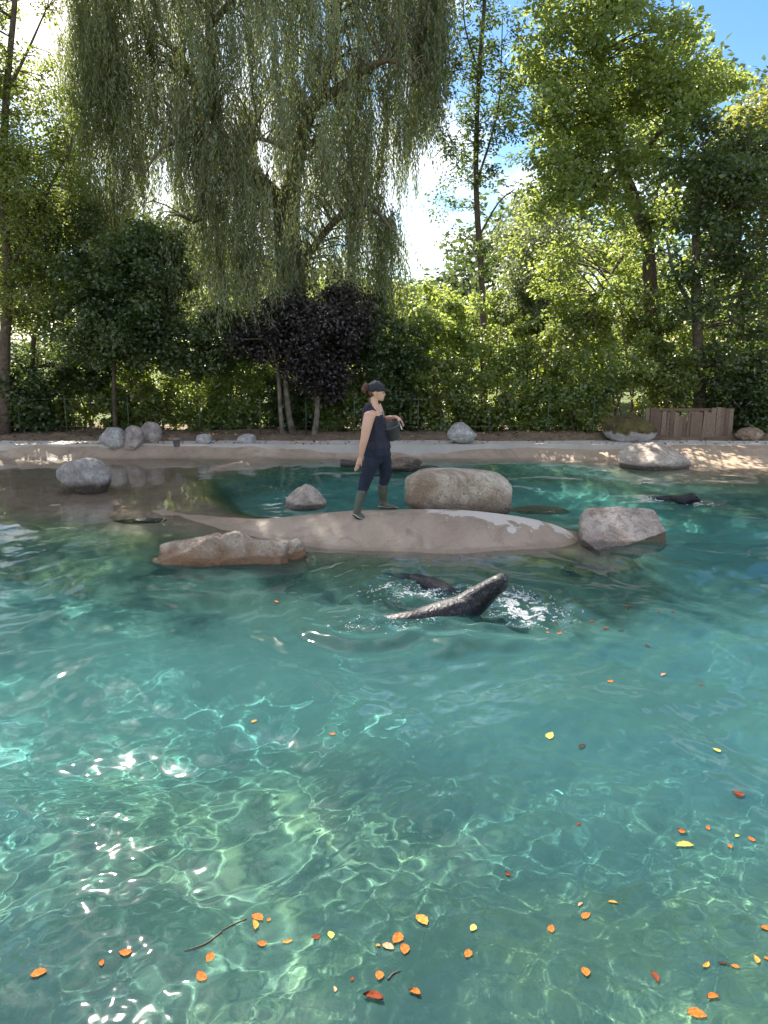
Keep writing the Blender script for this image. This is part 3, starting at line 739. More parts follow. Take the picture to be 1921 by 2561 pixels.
# far wood that closes the view: one mass
rg = np.random.default_rng(77); C_ = []
for k in range(900):
    x = rg.uniform(-34, 42); y = rg.uniform(38, 48)
    top = np.interp(x, [-34, -14, -8, 0, 3, 8, 14, 42], [9, 9, 7.0, 5.2, 5.2, 12, 16, 17])
    C_.append((x, y, rg.uniform(.4, 1) * top if k % 3 else rg.uniform(.1, 1) * top))
V, F = leaves_np(np.array(C_), 66, 1.5 * rg.uniform(.6, 1.3, 900), .42, .30, rg)
V[:, 2] = np.maximum(V[:, 2], .26)
tag(link('distant_wood', np_mesh('distant_wood', V, F), LM['wood'], smooth=False), 'far-off wood closing the view behind the hedge', 'woodland', kind='stuff')

# ------------------------------------------------------------------ boulders
def rock(name, label, Y, u0, u1, v0, v1, dr, mat, seed, e=2.4, cuts=(), amp=.07, rot=0.0, bend=0.0, sink=0.0, cat='boulder', group=None, src=False, sub=5, fn=None, parent=None):
    "u0..v1 = the outline box in display pixels at distance Y; sink = metres it goes on below the visible base"
    a = D_at(u0, (v0 + v1) / 2, Y); b = D_at(u1, (v0 + v1) / 2, Y); top = D_at((u0 + u1) / 2, v0, Y).z; bot = D_at((u0 + u1) / 2, v1, Y).z - sink
    hx = (b.x - a.x) / 2; hz = (top - bot) / 2; hy = hx * dr
    V, F = _ico(sub)
    ax = np.abs(V) ** e; rr = ax.sum(1) ** (-1 / e); Pn = V * rr[:, None]
    for nx_, ny_, nz_, dd in cuts:
        nn = np.array([nx_, ny_, nz_], float); nn /= np.linalg.norm(nn)
        h = Pn @ nn - dd; soft = .03
        push = np.where(h > -soft, (h + soft) * .5 + np.abs(h + soft) * .5, 0); push = np.where(h > -soft, np.maximum(h, 0) + np.clip(soft - np.abs(h), 0, soft) * .3, 0)
        Pn = Pn - push[:, None] * nn[None]
    dsp = np.array([noise.fractal(Vector(q) * 1.3 + Vector((seed * 7.7, 0, 0)), 1.0, 2.1, 5) for q in Pn.tolist()])
    dsp2 = np.array([noise.ridged_multi_fractal(Vector(q) * 3.2 + Vector((0, seed * 3.7, 0)), .9, 2.1, 4, 1.0, 2.0) - 1.0 for q in Pn.tolist()])
    Pn = Pn * (1 + amp * dsp + amp * .30 * dsp2)[:, None]
    # normalise to the unit box so that the outline keeps its size
    for k in range(3):
        lo, hi = Pn[:, k].min(), Pn[:, k].max(); Pn[:, k] = (Pn[:, k] - (lo + hi) / 2) * 2 / (hi - lo)
    if fn: Pn = fn(Pn)
    Q = Pn * np.array([hx, hy, hz])
    if bend: Q[:, 2] += bend * (1 - (Pn[:, 0]) ** 2)
    if rot: c_, s_ = math.cos(rot), math.sin(rot); Q = Q @ np.array([[c_, 0, s_], [0, 1, 0], [-s_, 0, c_]])
    me = np_mesh(name, Q, F)
    o = link(name, me, mat, None, True, Vector(((a.x + b.x) / 2, Y + hy * .0, (top + bot) / 2)))
    return tag(o, label, cat, group)

mr_grey = rock_mat('pale grey stone', (0.68, 0.65, 0.63), (0.52, 0.49, 0.47), (0.30, 0.27, 0.25))
mr_pink = rock_mat('pinkish grey stone', (0.60, 0.52, 0.48), (0.44, 0.37, 0.33), (0.25, 0.19, 0.16))
mr_tan = rock_mat('cream limestone', (0.58, 0.50, 0.42), (0.42, 0.34, 0.27), (0.22, 0.16, 0.11))
mr_brown = rock_mat('brown stained stone', (0.50, 0.40, 0.31), (0.33, 0.22, 0.14), (0.14, 0.08, 0.045))
mr_sun = rock_mat('pale warm stone', (0.62, 0.55, 0.48), (0.50, 0.42, 0.35), (0.33, 0.25, 0.19))

def two_tone(name, lo_col, hi_mat_cols, h0, h1, axis=2, nz=.25):
    "stone whose lower band is stained"
    m = rock_mat(name, *hi_mat_cols); nt = m.node_tree; p = nt.nodes['Principled BSDF']
    src_ = p.inputs['Base Color'].links[0].from_socket
    z = sepz(nt, 'Object'); n = noise_n(nt, 5.0, 4, .6)
    f = math_n(nt, 'ADD', z.outputs[axis], math_n(nt, 'MULTIPLY', math_n(nt, 'SUBTRACT', n, .5), nz))
    mr_ = nt.nodes.new('ShaderNodeMapRange'); nt.links.new(f, mr_.inputs[0]); mr_.inputs[1].default_value = h0; mr_.inputs[2].default_value = h1
    c = mix(nt, mr_.outputs[0], mix(nt, noise_n(nt, 12, 4, .6), tuple(x * .6 for x in lo_col), tuple(x * 1.5 for x in lo_col)), src_)
    nt.links.new(c, p.inputs['Base Color']); return m

rock('boulder', 'white-grey rounded boulder, leftmost of the cluster of three on the back path', 15.35, 215, 273, 923, 979, .9, mr_grey, 1, 2.5, [(-.5, -.6, -.7, .75), (.2, -.5, -.9, .82), (-.6, -.3, .8, .9)], group=None)
rock('boulder', 'faceted pinkish-grey boulder, front middle one of the cluster of three', 15.3, 265, 312, 919, 977, .9, mr_pink, 2, 2.5, [(-.8, -.5, .3, .72), (.5, -.8, .2, .8), (.7, -.2, -.6, .78), (-.3, -.7, .8, .82)])
rock('boulder', 'browner rounded boulder at the back right of the cluster of three', 15.75, 297, 350, 911, 962, .9, mr_pink, 3, 2.3, [(.7, -.5, .5, .85), (-.6, -.2, .8, .85)])
rock('boulder', 'big grey boulder with a dark stained foot, standing alone on the left shallow shelf', 11.7, 126, 239, 990, 1066, .75, two_tone('grey stone with dark foot', (0.10, .075, .06), ((0.58, .55, .53), (.42, .39, .37), (.24, .21, .19)), -.10, .0, nz=.2), 4, 2.3,
     [(.75, -.2, .65, .78), (-.75, -.2, -.6, .78), (-.2, -.9, .1, .9)], sink=.06)
rock('rock', 'small round grey rock on the path, right of the metal pot', 15.45, 424, 458, 937, 960, .8, mr_grey, 5, 2.4, cat='rock')
rock('rock', 'low light grey rock on the path, left of the purple tree\'s stems', 15.5, 512, 554, 937, 962, .8, mr_grey, 6, 2.2, [(-.7, -.3, .7, .75)], cat='rock')
rock('rock', 'upright grey-white rock with a sloping right shoulder on the back path', 15.45, 966, 1030, 911, 957, .8, mr_grey, 7, 2.4, [(.75, -.1, .65, .62), (-.85, -.1, .5, .85), (.2, -.8, .5, .85)], cat='rock')
# mossy boulder
m_moss = two_tone('mossy stone', (0.48, .46, .44), ((0.16, .13, .035), (.11, .085, .025), (.05, .035, .015)), -.10, -.04, nz=.28)
rock('boulder', 'large boulder capped with brown moss and white at its foot, beside the palisade', 15.9, 1304, 1418, 892, 957, .8, m_moss, 8, 2.6, [(-.5, -.2, .85, .78), (.75, -.1, .65, .75), (.3, -.8, .5, .85)], amp=.10)
rock('boulder', 'pale sunlit pointed rock at the water\'s edge on the right beach', 14.15, 1335, 1492, 957, 1016, .7, mr_sun, 9, 2.0, [(-.55, -.4, .75, .55), (.6, -.3, .75, .62), (0, -.8, .6, .75)], amp=.09, sink=.12)
rock('rock', 'small pale pointed rock standing in the water left of the woman\'s boots', 10.6, 612, 706, 1048, 1089, .7, mr_sun, 10, 2.0, [(-.6, -.3, .75, .55), (.5, -.3, .8, .62)], cat='rock', sink=.3, amp=.1)
# log-shaped boulder behind the crest
def f_log(P):
    x = P[:, 0].copy(); P[:, 2] = P[:, 2] * (1 + .04 * x) - .10 * np.clip(x, -1, 1) - .12 * np.maximum(0, x) ** 3 - .10 * np.maximum(0, -x - .5); return P
m_log = two_tone('cream stone with brown foot', (0.20, .15, .11), ((0.70, .61, .50), (.56, .46, .36), (.30, .20, .125)), -.26, .0, nz=.3)
rock('boulder', 'long cream log-shaped boulder lying behind the concrete crest, right of the woman', 9.98, 874, 1108, 1013, 1103, .42, m_log, 11, 3.6, [(.8, -.2, .55, 1.06), (-.8, 0, .6, 1.12)], amp=.045, sink=.05, fn=f_log)
# right-end wedge
def f_wedge(P):
    return P
m_wedge = rock_mat('wedge stone', (0.66, 0.57, 0.51), (0.50, 0.41, 0.35), (0.28, 0.19, 0.14), .48)
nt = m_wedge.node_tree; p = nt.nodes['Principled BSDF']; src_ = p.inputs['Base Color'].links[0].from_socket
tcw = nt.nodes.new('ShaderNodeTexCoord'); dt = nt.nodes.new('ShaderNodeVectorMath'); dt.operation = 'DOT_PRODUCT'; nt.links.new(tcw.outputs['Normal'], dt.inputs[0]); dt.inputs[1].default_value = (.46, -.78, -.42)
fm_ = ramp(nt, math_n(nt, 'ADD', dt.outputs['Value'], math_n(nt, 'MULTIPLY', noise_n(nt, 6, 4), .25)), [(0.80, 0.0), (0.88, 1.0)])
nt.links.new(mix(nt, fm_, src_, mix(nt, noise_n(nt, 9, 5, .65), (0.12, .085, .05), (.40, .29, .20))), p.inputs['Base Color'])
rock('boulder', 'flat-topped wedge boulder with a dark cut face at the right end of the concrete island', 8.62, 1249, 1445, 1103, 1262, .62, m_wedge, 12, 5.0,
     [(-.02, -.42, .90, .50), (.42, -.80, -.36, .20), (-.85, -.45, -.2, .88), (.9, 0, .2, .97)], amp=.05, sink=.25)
# brown slab rock in front
def f_slab(P):
    x = P[:, 0]; up = P[:, 2] > 0
    dip = .26 * smoothstep(.12, .22, x) * smoothstep(.85, .70, x) * up + .12 * np.exp(-((x + .12) / .05) ** 2) * up
    P[:, 2] = P[:, 2] - dip + .05 * np.abs(vnoise(x, P[:, 1], 3, 5.0)) * up; P[:, 2] = np.where(up, P[:, 2] * (1 - .22 * smoothstep(-.3, -1, x)), P[:, 2]); return P
m_slab = two_tone('brown slab stone', (0.27, .145, .07), ((0.68, .57, .48), (.54, .42, .33), (.32, .20, .13)), .10, .26, nz=.34)
rock('boulder', 'long rust-brown slab rock with an uneven top, in the water left of the island', 7.95, 328, 670, 1148, 1262, .30, m_slab, 13, 4.5, [(-.6, -.3, .8, .92), (.05, -.75, .65, .80), (.95, -.3, .2, .9), (.2, -.95, .1, .8), (-.3, .1, .95, .93)], amp=.11, sink=.15, fn=f_slab)
m_alg = rock_mat('algae covered stone', (0.22, 0.28, 0.10), (0.15, 0.20, 0.07), (0.08, 0.11, 0.04))
o = rock('submerged_rock', 'green algae-covered base rock lying under water below the brown slab rock', 7.55, 285, 655, 1238, 1330, .55, m_alg, 14, 2.2, amp=.22, cat='rock')
o = rock('submerged_rock', 'green underwater rock right of the log-shaped boulder', 10.4, 1100, 1228, 1092, 1122, .6, m_alg, 15, 2.0, amp=.14, cat='rock')
o = rock('submerged_rock', 'green underwater rock just below the wedge boulder\'s left foot', 7.75, 1215, 1330, 1232, 1300, .6, m_alg, 16, 2.0, amp=.14, cat='rock')
# rocks at far right by the palisade
rock('rock', 'low brown rock heap right of the palisade', 16.0, 1588, 1650, 922, 952, .7, mr_brown, 17, 2.0, cat='rock', amp=.14)
# driftwood pieces in the back water
rock('driftwood_stump', 'weathered brown root stump lying in the far water right behind the woman', 13.6, 838, 912, 986, 1012, .5, rock_mat('weathered root', (0.30, .24, .19), (.2, .15, .11), (.08, .06, .045)), 18, 2.0, [(-.5, -.4, .8, .6)], amp=.22, sink=.1, cat='driftwood')
V, F = tube_np(DL(13.7, (735, 1001), (745, 1001), (800, 1004), (860, 1005)), [.06, .075, .055, .05], 10, wob=.04)
recenter(tag(link('driftwood_log', np_mesh('driftwood_log', V, F), plain('dark wet wood', (.06, .045, .035), .6, .3), None), 'dark wet log in the far water left of the woman\'s hip', 'driftwood'))
V, F = join_np([tube_np(DL(13.3, (905, 1008), (930, 1006), (952, 1011)), [.02, .014, .006], 6), tube_np(DL(13.2, (880, 1004), (910, 1012), (925, 1013)), [.022, .014, .008], 6)])
recenter(tag(link('driftwood_branch', np_mesh('driftwood_branch', V, F), plain('dark wet wood', (.06, .045, .035), .6, .3), None), 'thin dark branch poking from the far water beside the root stump', 'driftwood'))
# drain pipe end at the far right shore
b = D_at(1652, 999, 14.4)
V, F = tube_np([b + Vector((-.13, -.12, -.02)), b + Vector((.5, .3, .02))], [.075, .075], 16, sub=1, cap=False)
V2, F2 = tube_np([b + Vector((-.13, -.12, -.02)), b + Vector((.5, .3, .02))], [.055, .055], 16, sub=1, cap=False)
o = tag(link('drain_pipe', np_mesh('drain_pipe', *join_np([(V, F), (V2, F2[:, ::-1])])), plain('dark pipe', (.05, .05, .05), .7), None), 'dark pipe end poking from the beach at the right edge', 'pipe'); recenter(o)

# ------------------------------------------------------------------ palisade
m_board = [plain('weathered board brown', (.19, .13, .092), .9, .25, 30, bmp=.5), plain('weathered board grey', (.22, .16, .115), .9, .25, 30, bmp=.5), plain('weathered board dark', (.15, .10, .07), .9, .25, 30, bmp=.5)]
pal = empty('palisade', D_at(1485, 950, 16.25), 'short palisade of weathered upright boards between the mossy boulder and the right edge', 'fence'); pal.location.z = .28
rg = np.random.default_rng(8); u = 1392.0
while u < 1578:
    w = rg.uniform(7.0, 10.5)
    top = 882 if u < 1402 else (890 + rg.uniform(-2, 3) if u < 1455 else (898 if u < 1478 else (889 + rg.uniform(-2, 2) if u < 1530 else 881 + rg.uniform(-2, 2))))
    Yp = 16.25 + rg.uniform(-.02, .02)
    a = D_at(u + .15, 940, Yp); c_ = D_at(u + w - .15, 940, Yp); c_.z = D_at(u, top, Yp).z
    V, F = box_np(a.x, c_.x, Yp - .018, Yp + .018, .22, c_.z); V[4:, 0] += rg.normal() * .012; V[4:6, 2] += rg.normal() * .015
    link('board', np_mesh('board', V, F), m_board[int(rg.integers(0, 3))], pal, smooth=False)
    u += w
for zz_ in (.45, .85):
    V, F = box_np(D_at(1390, 940, 16.3).x, D_at(1580, 940, 16.3).x, 16.285, 16.33, zz_, zz_ + .06); link('rail', np_mesh('rail', V, F), m_board[2], pal, smooth=False)

# ------------------------------------------------------------------ wire fence along the hedge
m_wire = plain('green coated wire', (.05, .075, .05), .6, .2, 20)
wf = empty('wire_fence', (0, 16.45, .3), 'thin wire mesh fence with slim posts in front of the hedge', 'fence')
for i in range(12):
    x = -8.1 + i * 1.28 + .25 * math.sin(i * 5)
    V, F = tube_np([Vector((x, 16.45, .2)), Vector((x + .01, 16.45, 1.15))], [.011, .011], 8, sub=1); link('post', np_mesh('post', V, F), m_wire, wf)
for zz_ in (.5, 1.1):
    V, F = tube_np([Vector((-8.3, 16.43, zz_)), Vector((7.3, 16.43, zz_))], [.0035, .0035], 4, sub=1); link('wire', np_mesh('wire', V, F), m_wire, wf)

# ------------------------------------------------------------------ small metal pot on the path
def lathe(prof, n=28):
    th = np.linspace(0, 2 * np.pi, n, endpoint=False); P = np.array(prof)
    V = np.stack([P[:, 0, None] * np.cos(th), P[:, 0, None] * np.sin(th), np.repeat(P[:, 1, None], n, 1)], -1).reshape(-1, 3)
    i = np.arange(len(P) * n).reshape(len(P), n); j = np.roll(i, -1, 1)
    return V, np.stack([i[:-1], j[:-1], j[1:], i[1:]], -1).reshape(-1, 4)
m_steel = plain('dull steel', (.30, .29, .29), .45, .15, 12, metal=.6)
pb = D_ground(382, 965, .268)
pot = empty('metal_pot', pb, 'small dull metal pot standing on the path right of the boulder cluster', 'pot')
V, F = lathe([(.001, .004), (.055, .0), (.06, .01), (.085, .15), (.095, .155), (.095, .165), (.08, .163), (.056, .02), (.001, .015)])
V += np.array(pb); link('body', np_mesh('body', V, F), m_steel, pot)
V, F = tube_np([pb + Vector((-.085, 0, .15)), pb + Vector((-.05, -.09, .17)), pb + Vector((.05, -.09, .17)), pb + Vector((.085, 0, .15))], [.004] * 4, 6)
link('handle', np_mesh('handle', V, F), m_steel, pot)

# ------------------------------------------------------------------ the woman
Y0 = 8.92
def pc(cx, cy, dy=0.0):
    return S_at(870 + cx / 5.82, 930 + cy / 5.82, Y0) + Vector((0, dy, 0))
MP = 0.000874
def el(cx, cy, dy, rx, ry, rz, k=1.0): return (tuple(pc(cx, cy, dy)), (rx * MP * k, ry * MP * k, rz * MP * k))
m_skin, nt, p = new_mat('skin')
c = ramp(nt, noise_n(nt, 6, 3), [(.35, (.62, .34, .24)), (.65, (.70, .42, .31))]); nt.links.new(c, p.inputs['Base Color']); p.inputs['Roughness'].default_value = .5
p.inputs['Subsurface Weight'].default_value = .08; p.inputs['Subsurface Radius'].default_value = (.02, .008, .004)
def cloth(name, col, rough=.9):
    m, nt, p = new_mat(name)
    n1 = noise_n(nt, 9, 4, .6); n2 = noise_n(nt, 260, 2, .5)
    c = ramp(nt, n1, [(.3, tuple(x * .75 for x in col)), (.7, tuple(x * 1.3 for x in col))]); nt.links.new(c, p.inputs['Base Color'])
    p.inputs['Roughness'].default_value = rough; bump(nt, p, math_n(nt, 'ADD', math_n(nt, 'MULTIPLY', n1, 3.0), n2), .5, .012); return m
m_tank = cloth('dark navy jersey', (.028, .027, .046)); m_legg = cloth('dark blue stretch cotton', (.015, .021, .042)); m_cap = cloth('charcoal cap cotton', (.035, .033, .042))
m_boot, nt, p = new_mat('olive rubber'); nt.links.new(ramp(nt, noise_n(nt, 8, 3), [(.3, (.055, .062, .045)), (.7, (.085, .092, .07))]), p.inputs['Base Color']); p.inputs['Roughness'].default_value = .38
m_sole = plain('black sole rubber', (.015, .015, .015), .7); m_piping = plain('cream boot piping', (.45, .42, .33), .6)
m_hair = plain('brown hair', (.11, .045, .028), .6, .4, 60, bmp=.6)

wbase = pc(400, 2050, 0); wbase.z = float(terrain_z(np.array([wbase.x]), np.array([Y0]))[0])
woman = empty('person', wbase, 'woman in dark cap, navy tank top and olive boots walking on the concrete island', 'person')
body = [
 # cranium, face, jaw, nose, chin, ear
 [el(408, 262, 0, 98, 80, 100), el(440, 285, 0, 88, 74, 92)], [el(440, 300, 0, 84, 68, 78), el(470, 350, 0, 62, 52, 62), el(492, 402, 0, 28, 30, 24)],
 [el(520, 300, 0, 18, 10, 18), el(541, 340, 0, 11, 12, 10)], [el(510, 372, 0, 24, 26, 12)], [el(505, 388, 0, 22, 22, 8)],
 [el(398, 318, -.072, 15, 8, 26), el(392, 345, -.070, 9, 7, 12)],
 # neck
 [el(388, 370, 0, 54, 54, 45), el(385, 450, 0, 56, 60, 45), el(385, 540, 0, 70, 110, 40)],
 # torso
 [el(345, 590, -.06, 95, 100, 55), el(440, 600, .05, 80, 110, 60)], [el(375, 620, 0, 130, 160, 90), el(395, 760, 0, 135, 140, 90), el(425, 930, 0, 118, 118, 90), el(430, 1120, 0, 130, 120, 70)],
 [el(430, 520, 0, 62, 60, 60), el(468, 570, -.01, 40, 60, 30)],
 # near arm
 [el(318, 622, -.16, 84, 62, 72), el(282, 770, -.19, 74, 60, 70), el(252, 930, -.20, 58, 50, 60), el(228, 1020, -.20, 55, 46, 50), el(196, 1200, -.19, 34, 27, 30)],
 [el(196, 1200, -.19, 33, 26, 30), el(176, 1262, -.19, 38, 20, 40), el(160, 1300, -.19, 34, 17, 26)],
 [el(140, 1296, -.205, 10, 9, 12), el(121, 1345, -.205, 9, 8, 12), el(106, 1388, -.20, 7.5, 7, 10)],
 [el(153, 1306, -.193, 10, 9, 12), el(137, 1362, -.193, 9, 8, 12), el(118, 1405, -.19, 7.5, 7, 10)],
 [el(167, 1310, -.180, 10, 9, 12), el(153, 1362, -.178, 9, 8, 12), el(138, 1398, -.176, 7.5, 7, 10)],
 [el(181, 1306, -.167, 9, 8, 12), el(172, 1345, -.165, 8, 7.5, 12), el(160, 1376, -.163, 7, 6.5, 9)],
 [el(196, 1245, -.205, 13, 12, 16), el(206, 1290, -.215, 10, 10, 14), el(200, 1330, -.215, 8, 8, 12)],
 # far arm, bent, hand over the bucket's rim
 [el(445, 610, .14, 74, 58, 66), el(500, 720, .27, 58, 52, 58), el(520, 742, .30, 46, 46, 46)], [el(520, 735, .30, 46, 44, 44), el(610, 700, .22, 44, 40, 40), el(708, 676, .13, 27, 26, 24)],
 [el(708, 676, .13, 27, 25, 23), el(752, 706, .11, 30, 34, 20)],
 [el(765, 706, .075, 10, 9, 10), el(796, 740, .072, 9, 8, 11), el(803, 790, .075, 8, 7.5, 14)],
 [el(768, 708, .095, 10, 9, 10), el(803, 748, .094, 9, 8, 11), el(808, 808, .095, 8, 7.5, 15)],
 [el(764, 710, .115, 10, 9, 10), el(797, 752, .115, 9, 8, 11), el(801, 818, .115, 8, 7.5, 15)],
 [el(757, 714, .134, 9, 8, 10), el(785, 752, .134, 8, 8, 11), el(788, 800, .134, 7, 7, 12)],
 [el(735, 712, .075, 13, 12, 12), el(752, 750, .066, 10, 10, 12), el(764, 782, .064, 8, 8, 9)],
 # hips and legs inside the clothes
 [el(430, 1150, 0, 120, 110, 70), el(350, 1270, -.06, 75, 65, 70), el(262, 1570, -.10, 62, 62, 70), el(205, 1740, -.13, 50, 50, 60), el(148, 1950, -.15, 28, 28, 30), el(172, 2045, -.155, 26, 24, 10)],
 [el(430, 1150, 0, 120, 110, 70), el(515, 1270, .06, 70, 65, 70), el(542, 1560, .11, 58, 60, 70), el(512, 1740, .13, 48, 50, 60), el(512, 1910, .15, 28, 28, 30), el(580, 1998, .15, 40, 24, 10)],
]
blob('body', body, .0052, m_skin, woman, 5)
# eyes and mouth
m_eye = plain('dark eye', (.02, .015, .012), .2); m_lip = plain('lips', (.42, .17, .14), .5)
for dy in (-.032, .032):
    V, F = ICO2; V = V * np.array([10, 9, 6]) * MP + np.array(pc(518, 306, dy)); me = np_mesh('eye', V, F); link('eye', me, m_eye, woman)
V, F = ICO2; V = V * np.array([9, 22, 4]) * MP + np.array(pc(526, 379, 0)); link('mouth', np_mesh('mouth', V, F), m_lip, woman)
for ch_ in ():
    pass
def grow(chs, k=1.08): return [[(c_, tuple(x * k for x in r_)) for c_, r_ in ch_] for ch_ in chs]
def folds(P, amp=.006, sc=9.0):
    return P + np.array([[noise.noise(Vector((q[0] * sc, q[1] * sc, q[2] * sc * .6 + 7))) * amp, noise.noise(Vector((q[0] * sc + 5, q[1] * sc, q[2] * sc * .6))) * amp, 0] for q in P.tolist()])
tank = [
 [el(308, 500, -.07, 46, 50, 46), el(335, 600, -.02, 105, 120, 70)], [el(312, 462, -.01, 28, 60, 26), el(290, 560, -.02, 60, 95, 50)], [el(312, 478, -.05, 34, 40, 36), el(395, 585, -.10, 30, 28, 30)], [el(430, 560, .10, 50, 40, 50), el(430, 620, .04, 100, 120, 50)],
 [el(280, 560, -.03, 60, 70, 60), el(270, 700, -.02, 60, 90, 60)],
 [el(385, 665, 0, 145, 165, 70), el(402, 760, 0, 150, 155, 90), el(425, 930, 0, 145, 148, 90), el(432, 1100, 0, 180, 172, 62)], [el(470, 690, -.03, 75, 110, 75), el(480, 750, -.02, 72, 110, 70)],
]
blob('tank_top', grow(tank, 1.07), .009, m_tank, woman, 5, fn=lambda P: folds(folds(P, .012, 11), .006, 30))
legg = [
 [el(430, 1120, 0, 172, 165, 60), el(430, 1200, 0, 190, 168, 80)],
 [el(430, 1200, 0, 170, 150, 70), el(352, 1300, -.07, 112, 105, 80), el(300, 1450, -.09, 92, 90, 70), el(258, 1580, -.10, 82, 80, 60), el(215, 1715, -.13, 64, 64, 40)],
 [el(430, 1200, 0, 170, 150, 70), el(522, 1300, .07, 108, 105, 80), el(545, 1440, .09, 88, 88, 70), el(540, 1570, .11, 78, 78, 60), el(512, 1690, .13, 66, 64, 40)],
]
blob('leggings', grow(legg, 1.08), .008, m_legg, woman, 5, fn=lambda P: folds(folds(P, .008, 12), .005, 34))
for side, (ch, foot, sole) in enumerate([
   ([el(218, 1700, -.13, 70, 68, 22), el(185, 1820, -.14, 62, 62, 40), el(150, 1950, -.15, 48, 50, 40), el(140, 2010, -.15, 52, 50, 38)], [el(128, 2020, -.15, 46, 46, 36), el(185, 2050, -.16, 48, 48, 32), el(222, 2078, -.165, 32, 42, 20)],
    [el(108, 2040, -.15, 40, 48, 14), el(175, 2085, -.16, 50, 52, 12), el(228, 2106, -.165, 32, 44, 11)]),
   ([el(510, 1672, .13, 74, 70, 22), el(510, 1790, .13, 66, 64, 40), el(514, 1900, .15, 54, 54, 40), el(515, 1960, .15, 58, 52, 38)], [el(510, 1965, .15, 56, 48, 34), el(600, 1985, .15, 55, 48, 28), el(680, 2008, .15, 42, 42, 18)],
    [el(495, 2016, .15, 52, 50, 14), el(600, 2020, .15, 60, 52, 12), el(690, 2024, .15, 42, 44, 12)])]):
    bt = blob('boot', grow([ch, ch[-1:] + foot, foot], 1.08), .007, m_boot, woman, 4)
    s1 = blob('sole', [sole], .006, m_sole, woman, 2); pl_ = blob('piping', [[(tuple(np.array(c_) + np.array([0, 0, .016])), (r_[0] * 1.01, r_[1] * 1.01, .006)) for c_, r_ in sole]], .005, m_piping, woman, 1)
    for ch_ in (s1, pl_): ch_.parent = bt
cap = blob('cap', [[el(402, 232, 0, 112, 90, 100), el(440, 248, 0, 100, 84, 88)]], .006, m_cap, woman, 4, cuts=[(tuple(pc(420, 290)), (.12, 0, -1))])
br = blob('brim', [[el(505, 262, 0, 40, 72, 7), el(560, 268, 0, 38, 66, 7), el(598, 292, 0, 34, 44, 6)]], .005, m_cap, woman, 2); br.parent = cap
tp = blob('cap_button', [[el(412, 132, 0, 9, 9, 6)]], .004, m_cap, woman, 1); tp.parent = cap
blob('ponytail', [[el(318, 235, 0, 34, 30, 34), el(262, 200, 0, 42, 36, 40), el(236, 250, 0, 38, 34, 48), el(246, 300, 0, 22, 22, 30)], [el(340, 300, 0, 45, 66, 40), el(345, 345, 0, 30, 55, 24)]], .007, m_hair, woman, 3, fn=lambda P: folds(P, .014, 26))
V, F = tube_np([pc(470, 450, -.05), pc(500, 510, -.09), pc(522, 600, -.10), pc(530, 660, -.09)], [.0035] * 4, 6)
link('lanyard', np_mesh('lanyard', V, F), plain('grey lanyard', (.4, .42, .45), .7), woman)

# bucket under her far arm
m_bucket = plain('dark grey rubber bucket', (.075, .085, .09), .55, .15, 10)
m_fish = plain('silvery fish', (.28, .29, .30), .3, .3, 30)
from mathutils import Matrix
bc = pc(672, 985, .07)
Mx = Matrix.Translation(bc) @ Matrix.Rotation(R(16), 4, 'X') @ Matrix.Rotation(R(-14), 4, 'Y')
V, F = lathe([(.001, .0), (.07, .0), (.082, .008), (.112, .175), (.119, .176), (.119, .19), (.108, .19), (.078, .012), (.001, .012)], 36)
V = np.array([(Mx @ Vector(q))[:] for q in V.tolist()]); bk = empty('bucket', bc, 'dark grey bucket held against the woman\'s front by her far arm', 'bucket')
link('body', np_mesh('body', V, F), m_bucket, bk)
q0 = Mx @ Vector((.116, -.03, .15)); q1 = Mx @ Vector((.116, .03, .15))
V, F = tube_np([q0, q0.lerp(q1, .5) + Vector((.022, -.01, -.05)), q1], [.006] * 3, 6); link('handle', np_mesh('handle', V, F), plain('white grip', (.7, .7, .68), .5), bk)

# ------------------------------------------------------------------ seals
m_seal, nt, p = new_mat('spotted seal fur')
nsp = noise_n(nt, 30, 5, .65, dist=.8)
c = ramp(nt, nsp, [(.42, (.006, .006, .008)), (.53, (.016, .015, .020)), (.60, (.055, .052, .066)), (.70, (.09, .085, .10))])
c = mix(nt, ramp(nt, noise_n(nt, 4, 3), [(.45, 0.0), (.65, .7)]), c, (.010, .009, .012))
nt.links.new(c, p.inputs['Base Color']); p.inputs['Roughness'].default_value = .42; p.inputs['Specular IOR Level'].default_value = .3; p.inputs['Coat Weight'].default_value = .06; p.inputs['Coat Roughness'].default_value = .1
bump(nt, p, noise_n(nt, 38, 4), .7, .015)
m_dark = plain('seal eye', (.004, .004, .004), .1)

def seal(label, pts, rads, extra, eyes=()):
    base = Vector(pts[len(pts) // 2]); base.z = 0
    s_ = empty('seal', base, label, 'seal')
    ch = [((q[0], q[1], q[2]), r) for q, r in zip(pts, rads)]
    blob('body', [ch] + extra, .012, m_seal, s_, 6)
    for e_ in eyes:
        V, F = ICO2; V = V * .013 + np.array(e_); link('eye', np_mesh('eye', V, F), m_dark, s_)
    return s_
def W(u, v, z): return tuple(D_ground(u, v, z))
pts = [W(776, 1352, -.035), W(834, 1347, -.025), W(900, 1339, -.005), W(955, 1330, .01), W(1002, 1317, .035), W(1028, 1297, .12), W(1054, 1277, .22), W(1077, 1261, .30)]
rd = [(.06, .06, .045), (.095, .09, .07), (.12, .115, .095), (.15, .14, .13), (.15, .14, .14), (.13, .125, .125), (.105, .10, .10), (.09, .088, .082)]
base = Vector(pts[4]); base.z = .0
hd = Vector(pts[-1]); tail = Vector(pts[0])
